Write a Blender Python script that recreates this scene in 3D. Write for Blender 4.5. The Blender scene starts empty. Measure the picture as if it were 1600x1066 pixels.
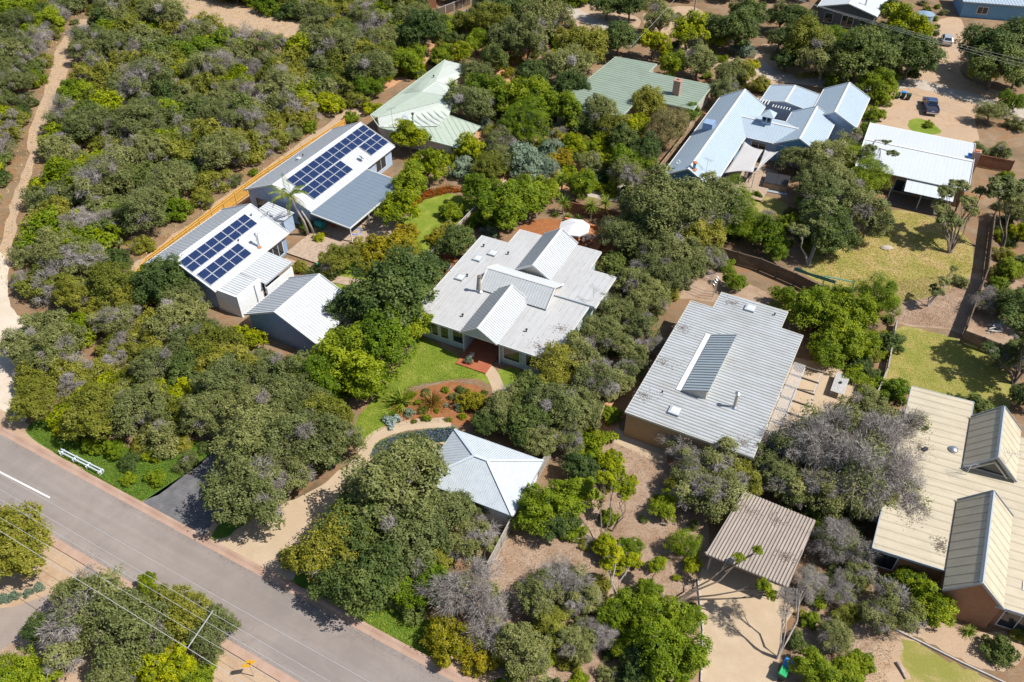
import bpy, bmesh, math, random
import numpy as np
from mathutils import Vector, Matrix
R = math.radians
random.seed(7); rng = np.random.default_rng(7)
scene = bpy.context.scene
COL = scene.collection

# ------------------------------------------------------------------ camera, sky, sun, exposure
CAM_H, PITCH, LENS = 60.0, R(42), 28.8
cd = bpy.data.cameras.new('drone_camera'); cam = bpy.data.objects.new('drone_camera', cd); COL.objects.link(cam)
cam.location = (0, 0, CAM_H); cam.rotation_euler = (R(90) - PITCH, 0, 0)
cd.sensor_width = 36; cd.lens = LENS; cd.clip_end = 3000; scene.camera = cam
SUN_EL, SUN_AZ = R(54), math.atan2(-0.24, 0.97)          # azimuth measured from +X, towards the sun
w = bpy.data.worlds.new('World'); scene.world = w; w.use_nodes = True
nt = w.node_tree; bg = nt.nodes['Background']; sk = nt.nodes.new('ShaderNodeTexSky'); sk.sky_type = 'NISHITA'
sk.sun_disc = False; sk.sun_elevation = SUN_EL; sk.sun_rotation = R(90) - SUN_AZ
nt.links.new(sk.outputs[0], bg.inputs[0]); bg.inputs[1].default_value = 0.092
sl = bpy.data.lights.new('sun', 'SUN'); sun = bpy.data.objects.new('sun', sl); COL.objects.link(sun)
sl.energy = 5.0; sl.angle = R(0.53); sl.color = (1.0, 0.955, 0.88)
sdir = Vector((math.cos(SUN_EL)*math.cos(SUN_AZ), math.cos(SUN_EL)*math.sin(SUN_AZ), math.sin(SUN_EL)))
sun.rotation_euler = sdir.to_track_quat('Z', 'Y').to_euler(); sun.location = sdir*120
vs = scene.view_settings; vs.view_transform = 'Standard'; vs.look = 'None'; vs.exposure = 0.26; vs.gamma = 1.0

FPX = LENS/36*1600
def at(px, py, z=0.0):
    """ground position (metres) of a point read off the survey photo, at height z"""
    x = (px-800)/FPX; y = (py-533)/FPX
    d = (x, math.cos(PITCH)-y*math.sin(PITCH), -math.sin(PITCH)-y*math.cos(PITCH))
    k = (CAM_H-z)/-d[2]
    return Vector((d[0]*k, d[1]*k, z))
def mpp(p):  # metres per photo pixel at a place
    return (p.y*math.cos(PITCH)+(CAM_H-p.z)*math.sin(PITCH))/FPX

# ------------------------------------------------------------------ materials
MATS = {}
def node(t, typ, **kw):
    n = t.nodes.new(typ)
    for k, v in kw.items(): setattr(n, k, v)
    return n
def new_mat(name):
    m = bpy.data.materials.new(name); m.use_nodes = True; MATS[name] = m
    t = m.node_tree; b = t.nodes['Principled BSDF']
    return m, t, b
def ramp(t, fac, stops):
    r = node(t, 'ShaderNodeValToRGB'); e = r.color_ramp.elements
    while len(e) < len(stops): e.new(0.5)
    for i, (p, c) in enumerate(stops):
        e[i].position = p; e[i].color = (*c, 1)
    t.links.new(fac, r.inputs[0]); return r.outputs[0]
def noise(t, vec, scale, detail=4, rough=0.6, dist=0.0):
    n = node(t, 'ShaderNodeTexNoise'); n.inputs['Scale'].default_value = scale; n.inputs['Detail'].default_value = detail
    n.inputs['Roughness'].default_value = rough; n.inputs['Distortion'].default_value = dist
    if vec is not None: t.links.new(vec, n.inputs['Vector'])
    return n.outputs[0]
def mixc(t, fac, a, b, mode='MIX'):
    m = node(t, 'ShaderNodeMix', data_type='RGBA', blend_type=mode)
    for i, v in ((0, fac), (6, a), (7, b)):
        if hasattr(v, 'links'): t.links.new(v, m.inputs[i])
        else: m.inputs[i].default_value = v if i == 0 else (*v, 1)
    return m.outputs[2]
def coords(t, kind='Object', scale=None):
    c = node(t, 'ShaderNodeTexCoord').outputs[kind]
    if scale is None: return c
    mp = node(t, 'ShaderNodeMapping'); mp.inputs['Scale'].default_value = scale; t.links.new(c, mp.inputs[0]); return mp.outputs[0]
def bump(t, b, h, strength=0.3, dist=0.05):
    n = node(t, 'ShaderNodeBump'); n.inputs['Strength'].default_value = strength; n.inputs['Distance'].default_value = dist
    t.links.new(h, n.inputs['Height']); t.links.new(n.outputs[0], b.inputs['Normal'])

def plain(name, col, rough=0.6, metal=0.0, var=0.12, scale=3.0, spec=0.5):
    m, t, b = new_mat(name)
    c = coords(t); n = noise(t, c, scale, 5)
    d = tuple(x*(1-var) for x in col); l = tuple(min(1, x*(1+var)) for x in col)
    t.links.new(ramp(t, n, [(0.3, d), (0.7, l)]), b.inputs['Base Color'])
    b.inputs['Roughness'].default_value = rough; b.inputs['Metallic'].default_value = metal
    b.inputs['Specular IOR Level'].default_value = spec
    return m
def roofmat(name, col, dirt, streak=(0.25, 4, 1), amount=0.35, rough=0.42, metal=0.0):
    """painted steel: base colour with long dirt streaks running down the sheet and blotches"""
    m, t, b = new_mat(name)
    s = noise(t, coords(t, 'Object', streak), 1.0, 5, 0.65)
    blot = noise(t, coords(t), 0.35, 6, 0.7)
    fine = noise(t, coords(t), 9.0, 3, 0.7)
    f1 = ramp(t, s, [(0.42, (0, 0, 0)), (0.75, (1, 1, 1))])
    f2 = ramp(t, blot, [(0.45, (0, 0, 0)), (0.75, (1, 1, 1))])
    mult = node(t, 'ShaderNodeMath', operation='MULTIPLY_ADD'); t.links.new(f1, mult.inputs[0]); mult.inputs[1].default_value = amount; mult.inputs[2].default_value = 0.0
    a = mixc(t, mult.outputs[0], col, dirt)
    mu2 = node(t, 'ShaderNodeMath', operation='MULTIPLY'); t.links.new(f2, mu2.inputs[0]); mu2.inputs[1].default_value = amount*0.8
    a = mixc(t, mu2.outputs[0], a, dirt)
    a = mixc(t, 0.12, a, ramp(t, fine, [(0.3, (0.2, 0.2, 0.2)), (0.7, (1, 1, 1))]), 'MULTIPLY')
    t.links.new(a, b.inputs['Base Color'])
    b.inputs['Roughness'].default_value = rough; b.inputs['Metallic'].default_value = metal
    return m
def groundmat(name, stops, s1, fine, s2=None, second=None, rough=0.95, bstr=0.5, speck=0.35, speckdark=(0.10, 0.07, 0.05)):
    m, t, b = new_mat(name)
    c = coords(t)
    n1 = noise(t, c, s1, 8, 0.65, 0.4)
    col = ramp(t, n1, stops)
    if second:
        n2 = noise(t, c, s2, 6, 0.7, 0.6)
        col = mixc(t, ramp(t, n2, [(0.46, (0, 0, 0)), (0.62, (1, 1, 1))]), col, second)
    nf = noise(t, c, fine, 6, 0.8)
    f = node(t, 'ShaderNodeMath', operation='MULTIPLY'); t.links.new(ramp(t, nf, [(0.45, (0, 0, 0)), (0.68, (1, 1, 1))]), f.inputs[0]); f.inputs[1].default_value = speck
    col = mixc(t, f.outputs[0], col, speckdark)
    t.links.new(col, b.inputs['Base Color']); b.inputs['Roughness'].default_value = rough
    b.inputs['Specular IOR Level'].default_value = 0.15
    bump(t, b, nf, bstr, 0.06)
    return m
def brickmat(name, c1, c2, mortar, axis='v'):
    m, t, b = new_mat(name)
    co = node(t, 'ShaderNodeTexCoord').outputs['Object']
    sx = node(t, 'ShaderNodeSeparateXYZ'); t.links.new(co, sx.inputs[0])
    ad = node(t, 'ShaderNodeMath', operation='ADD'); t.links.new(sx.outputs[0], ad.inputs[0]); t.links.new(sx.outputs[1], ad.inputs[1])
    cb = node(t, 'ShaderNodeCombineXYZ'); t.links.new(ad.outputs[0], cb.inputs[0]); t.links.new(sx.outputs[2], cb.inputs[1])
    br = node(t, 'ShaderNodeTexBrick'); t.links.new(cb.outputs[0], br.inputs['Vector'])
    br.inputs['Color1'].default_value = (*c1, 1); br.inputs['Color2'].default_value = (*c2, 1); br.inputs['Mortar'].default_value = (*mortar, 1)
    br.inputs['Scale'].default_value = 1.0; br.inputs['Brick Width'].default_value = 0.24; br.inputs['Row Height'].default_value = 0.086; br.inputs['Mortar Size'].default_value = 0.008
    t.links.new(br.outputs[0], b.inputs['Base Color']); b.inputs['Roughness'].default_value = 0.85
    return m
def foliage(name, dark, mid, light, trans=0.36, hue=0.016, val=0.22, gain=1.68):
    dark, mid, light = [tuple(min(0.9, x*gain) for x in c) for c in (dark, mid, light)]
    m, t, b = new_mat(name)
    a = node(t, 'ShaderNodeAttribute', attribute_name='tint')
    col = ramp(t, a.outputs['Fac'], [(0.1, dark), (0.5, mid), (0.9, light)])
    oi = node(t, 'ShaderNodeObjectInfo')
    hs = node(t, 'ShaderNodeHueSaturation')
    mr = node(t, 'ShaderNodeMapRange'); mr.inputs[3].default_value = 0.5-hue; mr.inputs[4].default_value = 0.5+hue; t.links.new(oi.outputs['Random'], mr.inputs[0])
    mv = node(t, 'ShaderNodeMapRange'); mv.inputs[3].default_value = 1+val; mv.inputs[4].default_value = 1-val; t.links.new(oi.outputs['Random'], mv.inputs[0])
    hs.inputs['Saturation'].default_value = 1.1; t.links.new(mr.outputs[0], hs.inputs['Hue']); t.links.new(mv.outputs[0], hs.inputs['Value']); t.links.new(col, hs.inputs['Color'])
    t.links.new(hs.outputs[0], b.inputs['Base Color']); b.inputs['Roughness'].default_value = 0.55; b.inputs['Specular IOR Level'].default_value = 0.3
    tr = node(t, 'ShaderNodeBsdfTranslucent'); t.links.new(hs.outputs[0], tr.inputs[0])
    mx = node(t, 'ShaderNodeMixShader'); mx.inputs[0].default_value = trans
    t.links.new(b.outputs[0], mx.inputs[1]); t.links.new(tr.outputs[0], mx.inputs[2])
    t.links.new(mx.outputs[0], t.nodes['Material Output'].inputs[0])
    return m

# roofs
roofmat('roof_white', (0.60, 0.625, 0.65), (0.44, 0.44, 0.43), (3.5, 0.35, 1), 0.25)
roofmat('roof_zinc', (0.50, 0.505, 0.51), (0.30, 0.28, 0.265), (0.22, 5.5, 1), 0.38)
roofmat('roof_zinc_gable', (0.57, 0.60, 0.62), (0.4, 0.4, 0.4), (3, 0.4, 1), 0.25)
roofmat('roof_flat_grey', (0.47, 0.50, 0.52), (0.27, 0.25, 0.21), (2.5, 0.3, 1), 0.45)
roofmat('roof_clerestory', (0.34, 0.42, 0.47), (0.25, 0.28, 0.3), (3, 0.4, 1), 0.3)
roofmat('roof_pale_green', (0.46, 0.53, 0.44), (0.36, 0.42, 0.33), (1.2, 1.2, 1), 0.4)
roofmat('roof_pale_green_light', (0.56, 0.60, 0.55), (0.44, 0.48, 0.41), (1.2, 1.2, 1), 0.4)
roofmat('roof_green', (0.27, 0.34, 0.27), (0.18, 0.21, 0.15), (3.5, 0.25, 1), 0.5)
roofmat('roof_blue_grey', (0.41, 0.50, 0.58), (0.33, 0.39, 0.44), (3.5, 0.35, 1), 0.3)
roofmat('roof_bright_white', (0.58, 0.62, 0.65), (0.50, 0.52, 0.54), (2.5, 0.35, 1), 0.25)
roofmat('roof_grey_patio', (0.165, 0.215, 0.275), (0.20, 0.245, 0.29), (0.3, 2, 1), 0.5)
roofmat('roof_cream', (0.55, 0.485, 0.36), (0.34, 0.29, 0.21), (0.35, 2.2, 1), 0.42)
roofmat('roof_taupe', (0.42, 0.36, 0.31), (0.25, 0.21, 0.18), (0.5, 5, 1), 0.6)
roofmat('roof_hip', (0.57, 0.64, 0.70), (0.40, 0.43, 0.46), (2, 2, 1), 0.25)
plain('roof_rib_shade', (0.25, 0.26, 0.265), 0.7, var=0.25, scale=1.5)  # colours for the shade lines painted beside roof ribs
plain('roof_rib_shade_zinc', (0.40, 0.395, 0.385), 0.6, var=0.3, scale=1.2)
plain('roof_rib_shade_light', (0.38, 0.40, 0.42), 0.6, var=0.2, scale=1.5)
plain('roof_rib_shade_green', (0.24, 0.29, 0.23), 0.7, var=0.2, scale=1.5)
plain('roof_rib_shade_cream', (0.36, 0.31, 0.23), 0.7, var=0.2, scale=1.5)
plain('roof_rib_shade_blue', (0.33, 0.41, 0.48), 0.6, var=0.2, scale=1.5)
plain('roof_rib_shade_brown', (0.16, 0.13, 0.11), 0.7, var=0.2, scale=1.5)
plain('trim_white', (0.66, 0.66, 0.65), 0.5, var=0.05)
plain('trim_grey', (0.33, 0.37, 0.41), 0.5)
plain('trim_green', (0.45, 0.55, 0.45), 0.5)
plain('trim_cream', (0.55, 0.53, 0.46), 0.5)
plain('wall_blue_grey', (0.22, 0.32, 0.48), 0.7)
plain('wall_pale_blue', (0.37, 0.47, 0.62), 0.7)
plain('wall_white', (0.74, 0.76, 0.77), 0.7)
plain('wall_blue', (0.13, 0.30, 0.46), 0.7)
plain('wall_cream', (0.52, 0.49, 0.42), 0.7)
plain('wall_pale_teal', (0.45, 0.55, 0.55), 0.7)
plain('wall_dark', (0.10, 0.11, 0.13), 0.7)
plain('trim_rail', (0.50, 0.56, 0.62), 0.5)
plain('wall_timber', (0.30, 0.19, 0.10), 0.75)
brickmat('brick_tan', (0.42, 0.26, 0.11), (0.35, 0.21, 0.09), (0.32, 0.24, 0.15))
brickmat('brick_red', (0.40, 0.17, 0.08), (0.30, 0.12, 0.06), (0.34, 0.26, 0.19))
brickmat('brick_chimney', (0.42, 0.26, 0.2), (0.33, 0.19, 0.14), (0.4, 0.34, 0.3))
m, t, b = new_mat('glass'); b.inputs['Base Color'].default_value = (0.02, 0.03, 0.04, 1); b.inputs['Roughness'].default_value = 0.05; b.inputs['Specular IOR Level'].default_value = 0.8
m, t, b = new_mat('skylight_dome'); b.inputs['Base Color'].default_value = (0.62, 0.66, 0.68, 1); b.inputs['Roughness'].default_value = 0.12; b.inputs['Coat Weight'].default_value = 0.6
plain('steel', (0.62, 0.64, 0.66), 0.28, 0.85)
plain('rust', (0.42, 0.16, 0.06), 0.8)
plain('fibro_pipe', (0.48, 0.43, 0.36), 0.8)
plain('black_metal', (0.03, 0.03, 0.035), 0.5)
plain('solar_frame', (0.72, 0.74, 0.76), 0.35, 0.5, 0.04)
# solar cells: dark blue cells with fine pale busbars (flat print under the glass)
m, t, b = new_mat('solar_cells')
uvn = node(t, 'ShaderNodeTexCoord').outputs['Generated']
br = node(t, 'ShaderNodeTexBrick'); br.offset = 0.0; t.links.new(uvn, br.inputs['Vector'])
br.inputs['Color1'].default_value = (0.006, 0.016, 0.062, 1); br.inputs['Color2'].default_value = (0.008, 0.022, 0.078, 1); br.inputs['Mortar'].default_value = (0.05, 0.08, 0.17, 1)
br.inputs['Scale'].default_value = 1.0; br.inputs['Brick Width'].default_value = 1/9.0; br.inputs['Row Height'].default_value = 1/6.0; br.inputs['Mortar Size'].default_value = 0.008
t.links.new(br.outputs[0], b.inputs['Base Color']); b.inputs['Roughness'].default_value = 0.2; b.inputs['Specular IOR Level'].default_value = 0.25
# ground
groundmat('soil', [(0.25, (0.13, 0.09, 0.05)), (0.5, (0.25, 0.175, 0.11)), (0.75, (0.38, 0.275, 0.19))], 0.2, 6, 0.4, (0.28, 0.155, 0.08), speck=0.55, speckdark=(0.09, 0.07, 0.04))
groundmat('litter', [(0.28, (0.25, 0.15, 0.085)), (0.45, (0.38, 0.27, 0.19)), (0.6, (0.44, 0.33, 0.245)), (0.78, (0.36, 0.19, 0.095))], 0.35, 8, 0.45, (0.33, 0.22, 0.145), speck=0.55, speckdark=(0.13, 0.085, 0.055))
groundmat('sand', [(0.3, (0.36, 0.235, 0.145)), (0.5, (0.475, 0.345, 0.235)), (0.75, (0.41, 0.27, 0.165))], 0.4, 7, 0.25, (0.43, 0.315, 0.22), speck=0.38, speckdark=(0.21, 0.135, 0.085))
groundmat('pale_sand', [(0.3, (0.52, 0.43, 0.33)), (0.7, (0.64, 0.56, 0.47))], 0.4, 6, speck=0.2, speckdark=(0.3, 0.24, 0.18))
groundmat('orange_earth', [(0.3, (0.48, 0.24, 0.12)), (0.7, (0.56, 0.33, 0.19))], 0.5, 5, speck=0.35, speckdark=(0.25, 0.12, 0.06))
groundmat('mulch', [(0.3, (0.30, 0.11, 0.04)), (0.7, (0.40, 0.17, 0.07))], 1.2, 9, speck=0.55, speckdark=(0.12, 0.05, 0.02), bstr=1)
groundmat('lawn', [(0.3, (0.12, 0.18, 0.02)), (0.5, (0.22, 0.27, 0.035)), (0.7, (0.33, 0.33, 0.08))], 0.55, 9, 0.35, (0.17, 0.235, 0.028), speck=0.55, speckdark=(0.06, 0.11, 0.012), bstr=0.9)
groundmat('lawn_dark', [(0.3, (0.06, 0.13, 0.018)), (0.7, (0.13, 0.22, 0.03))], 0.6, 7, speck=0.5, speckdark=(0.03, 0.06, 0.01), bstr=1)
groundmat('lawn_dry', [(0.28, (0.17, 0.22, 0.035)), (0.48, (0.31, 0.29, 0.075)), (0.72, (0.43, 0.33, 0.15))], 0.5, 8, 0.3, (0.24, 0.26, 0.05), speck=0.55, speckdark=(0.15, 0.14, 0.04), bstr=0.9)
groundmat('lawn_straw', [(0.28, (0.17, 0.21, 0.03)), (0.45, (0.33, 0.29, 0.09)), (0.58, (0.44, 0.33, 0.16)), (0.75, (0.40, 0.25, 0.13))], 0.38, 7, 0.22, (0.25, 0.25, 0.055), speck=0.6, speckdark=(0.19, 0.15, 0.06), bstr=0.9)
groundmat('asphalt', [(0.25, (0.25, 0.215, 0.196)), (0.5, (0.305, 0.265, 0.243)), (0.75, (0.34, 0.298, 0.272))], 0.3, 26, 0.09, (0.255, 0.222, 0.203), speck=0.3, speckdark=(0.13, 0.115, 0.105), rough=0.9, bstr=0.3)
groundmat('asphalt_dark', [(0.3, (0.10, 0.10, 0.11)), (0.7, (0.20, 0.195, 0.195))], 0.8, 16, speck=0.4, speckdark=(0.06, 0.06, 0.065), bstr=0.4)
groundmat('driveway_pinkgrey', [(0.3, (0.27, 0.22, 0.19)), (0.7, (0.34, 0.28, 0.24))], 0.4, 14, speck=0.25, bstr=0.3)
groundmat('concrete_kerb', [(0.3, (0.36, 0.23, 0.17)), (0.7, (0.46, 0.33, 0.26))], 0.7, 12, speck=0.3, speckdark=(0.24, 0.14, 0.1), bstr=0.3)
groundmat('concrete_tan', [(0.3, (0.42, 0.32, 0.215)), (0.7, (0.52, 0.41, 0.29))], 0.6, 10, 0.3, (0.46, 0.35, 0.24), speck=0.3, speckdark=(0.3, 0.22, 0.14), bstr=0.2)
groundmat('gravel', [(0.3, (0.40, 0.34, 0.28)), (0.7, (0.52, 0.46, 0.40))], 0.5, 12, speck=0.3, speckdark=(0.25, 0.2, 0.17), bstr=0.5)
groundmat('paving_red', [(0.3, (0.34, 0.10, 0.05)), (0.7, (0.42, 0.15, 0.08))], 0.8, 12, speck=0.3, speckdark=(0.2, 0.07, 0.04))
plain('road_paint', (0.75, 0.74, 0.70), 0.7, var=0.12, scale=8)
def road_wear():
    m = MATS['asphalt']; t = m.node_tree; b = t.nodes['Principled BSDF']; src = b.inputs['Base Color'].links[0].from_socket
    tc = node(t, 'ShaderNodeTexCoord').outputs['Object']; mp = node(t, 'ShaderNodeMapping'); mp.vector_type = 'TEXTURE'; mp.inputs['Rotation'].default_value = (0, 0, ROAD_ANG); mp.inputs['Scale'].default_value = (22, 0.75, 1); t.links.new(tc, mp.inputs[0])
    st = noise(t, mp.outputs[0], 1.0, 4, 0.6)
    col = mixc(t, ramp(t, st, [(0.35, (0.30, 0.30, 0.30)), (0.7, (0, 0, 0))]), src, (0.17, 0.145, 0.13))        # long tyre-polished bands
    vo = node(t, 'ShaderNodeTexVoronoi'); vo.feature = 'DISTANCE_TO_EDGE'; vo.inputs['Scale'].default_value = 0.13; wv = node(t, 'ShaderNodeTexNoise'); wv.inputs['Scale'].default_value = 0.35; wv.inputs['Detail'].default_value = 5; t.links.new(tc, wv.inputs['Vector']); va = node(t, 'ShaderNodeVectorMath', operation='MULTIPLY_ADD'); t.links.new(wv.outputs['Color'], va.inputs[0]); va.inputs[1].default_value = (9, 9, 0); t.links.new(tc, va.inputs[2]); t.links.new(va.outputs[0], vo.inputs['Vector'])
    wob = noise(t, tc, 1.3, 5, 0.7)
    mx = node(t, 'ShaderNodeMath', operation='MULTIPLY_ADD'); t.links.new(wob, mx.inputs[0]); mx.inputs[1].default_value = 0.075; t.links.new(vo.outputs['Distance'], mx.inputs[2])
    crack = ramp(t, mx.outputs[0], [(0.030, (0.16, 0.16, 0.16)), (0.040, (0, 0, 0))])
    col = mixc(t, crack, col, (0.07, 0.06, 0.055))
    oil = noise(t, tc, 0.55, 3, 0.5, 1.0); col = mixc(t, ramp(t, oil, [(0.66, (0, 0, 0)), (0.76, (0.4, 0.4, 0.4))]), col, (0.13, 0.11, 0.10))
    t.links.new(col, b.inputs['Base Color'])
ROAD_ANG = math.atan2((at(630.7, 1018.8)-at(107, 740)).y, (at(630.7, 1018.8)-at(107, 740)).x)
road_wear()
# timber and fences
plain('paling_yellow', (0.60, 0.34, 0.075), 0.75, var=0.2, scale=4)
plain('paling_brown', (0.36, 0.24, 0.15), 0.8, var=0.25, scale=4)
plain('paling_grey', (0.34, 0.31, 0.27), 0.85, var=0.25, scale=4)
plain('paling_dark', (0.12, 0.085, 0.06), 0.85, var=0.25, scale=4)
plain('paling_red', (0.22, 0.09, 0.045), 0.85, var=0.25, scale=4)
plain('deck_timber', (0.40, 0.30, 0.22), 0.8, var=0.25, scale=3)
plain('grey_timber', (0.42, 0.41, 0.40), 0.8, var=0.2, scale=5)
plain('dark_timber', (0.13, 0.10, 0.085), 0.8, var=0.2, scale=5)
plain('orange_timber', (0.48, 0.19, 0.07), 0.75, var=0.2, scale=5)
plain('bark', (0.17, 0.13, 0.10), 0.95, var=0.35, scale=6)
plain('bark_grey', (0.36, 0.31, 0.28), 0.95, var=0.3, scale=6)
plain('wire', (0.45, 0.45, 0.45), 0.6)
plain('concrete_pole', (0.36, 0.32, 0.28), 0.85)
plain('sail_cloth', (0.43, 0.42, 0.42), 0.85, var=0.06)
plain('umbrella_cloth', (0.62, 0.62, 0.64), 0.8, var=0.04)
plain('blue_plastic', (0.02, 0.22, 0.62), 0.35)
plain('green_plastic', (0.03, 0.42, 0.14), 0.35)
plain('bin_body', (0.02, 0.07, 0.05), 0.5)
plain('red_plastic', (0.55, 0.05, 0.02), 0.45)
plain('teal_plastic', (0.03, 0.30, 0.28), 0.5)
plain('yellow_sign', (0.75, 0.42, 0.01), 0.4)
plain('terracotta', (0.45, 0.17, 0.08), 0.8)
plain('tyre', (0.02, 0.02, 0.02), 0.8)
plain('tank_blue', (0.22, 0.32, 0.42), 0.5)
m, t, b = new_mat('car_blue'); b.inputs['Base Color'].default_value = (0.05, 0.10, 0.24, 1); b.inputs['Metallic'].default_value = 0.4; b.inputs['Roughness'].default_value = 0.3; b.inputs['Coat Weight'].default_value = 0.5
m, t, b = new_mat('car_silver'); b.inputs['Base Color'].default_value = (0.55, 0.56, 0.58, 1); b.inputs['Metallic'].default_value = 0.5; b.inputs['Roughness'].default_value = 0.3; b.inputs['Coat Weight'].default_value = 0.5
m, t, b = new_mat('tail_light'); b.inputs['Base Color'].default_value = (0.5, 0.02, 0.01, 1); b.inputs['Roughness'].default_value = 0.2
# foliage
foliage('leaf_tea', (0.050, 0.062, 0.020), (0.112, 0.126, 0.044), (0.200, 0.208, 0.088))
foliage('leaf_olive', (0.060, 0.070, 0.012), (0.136, 0.142, 0.024), (0.230, 0.222, 0.055))
foliage('leaf_dark', (0.026, 0.046, 0.014), (0.062, 0.088, 0.024), (0.115, 0.140, 0.044))
foliage('leaf_bright', (0.040, 0.066, 0.008), (0.100, 0.142, 0.014), (0.195, 0.230, 0.030))
foliage('leaf_lime', (0.055, 0.078, 0.007), (0.138, 0.168, 0.012), (0.270, 0.280, 0.026))
foliage('leaf_yellow', (0.075, 0.09, 0.010), (0.21, 0.21, 0.016), (0.46, 0.40, 0.03))
foliage('leaf_silver', (0.070, 0.100, 0.065), (0.135, 0.180, 0.125), (0.24, 0.29, 0.21))
foliage('leaf_she_oak', (0.075, 0.070, 0.028), (0.135, 0.120, 0.050), (0.205, 0.175, 0.080))
foliage('leaf_gold', (0.070, 0.072, 0.010), (0.155, 0.142, 0.016), (0.28, 0.225, 0.035))
foliage('leaf_strap', (0.07, 0.13, 0.012), (0.17, 0.25, 0.03), (0.34, 0.38, 0.09), hue=0.01, val=0.1, gain=1.1)
foliage('leaf_bronze', (0.06, 0.035, 0.012), (0.16, 0.10, 0.03), (0.30, 0.20, 0.06))
foliage('leaf_succulent', (0.20, 0.27, 0.24), (0.35, 0.43, 0.40), (0.50, 0.58, 0.55), hue=0.01, val=0.1, gain=1.1)
foliage('leaf_palm', (0.06, 0.10, 0.012), (0.15, 0.20, 0.03), (0.30, 0.30, 0.07))
foliage('leaf_dry', (0.22, 0.14, 0.06), (0.36, 0.25, 0.12), (0.5, 0.38, 0.2))
foliage('leaf_flower_blue', (0.05, 0.10, 0.05), (0.10, 0.15, 0.12), (0.28, 0.28, 0.50), hue=0.01, val=0.1, gain=1.1)
foliage('leaf_flower_red', (0.10, 0.12, 0.02), (0.30, 0.14, 0.04), (0.6, 0.10, 0.05), hue=0.01, val=0.1, gain=1.1)
foliage('twig_grey', (0.13, 0.115, 0.100), (0.26, 0.235, 0.215), (0.44, 0.41, 0.39), trans=0.05, hue=0.01, val=0.15, gain=1.15)
foliage('grass_tuft', (0.10, 0.16, 0.02), (0.20, 0.26, 0.04), (0.34, 0.34, 0.09))
foliage('grass_dark', (0.035, 0.07, 0.012), (0.08, 0.13, 0.02), (0.16, 0.20, 0.04))
foliage('straw_tuft', (0.20, 0.19, 0.05), (0.38, 0.31, 0.12), (0.52, 0.42, 0.2))
foliage('litter_bits', (0.10, 0.06, 0.035), (0.26, 0.165, 0.10), (0.46, 0.36, 0.28), trans=0.05, gain=1.0)

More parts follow.
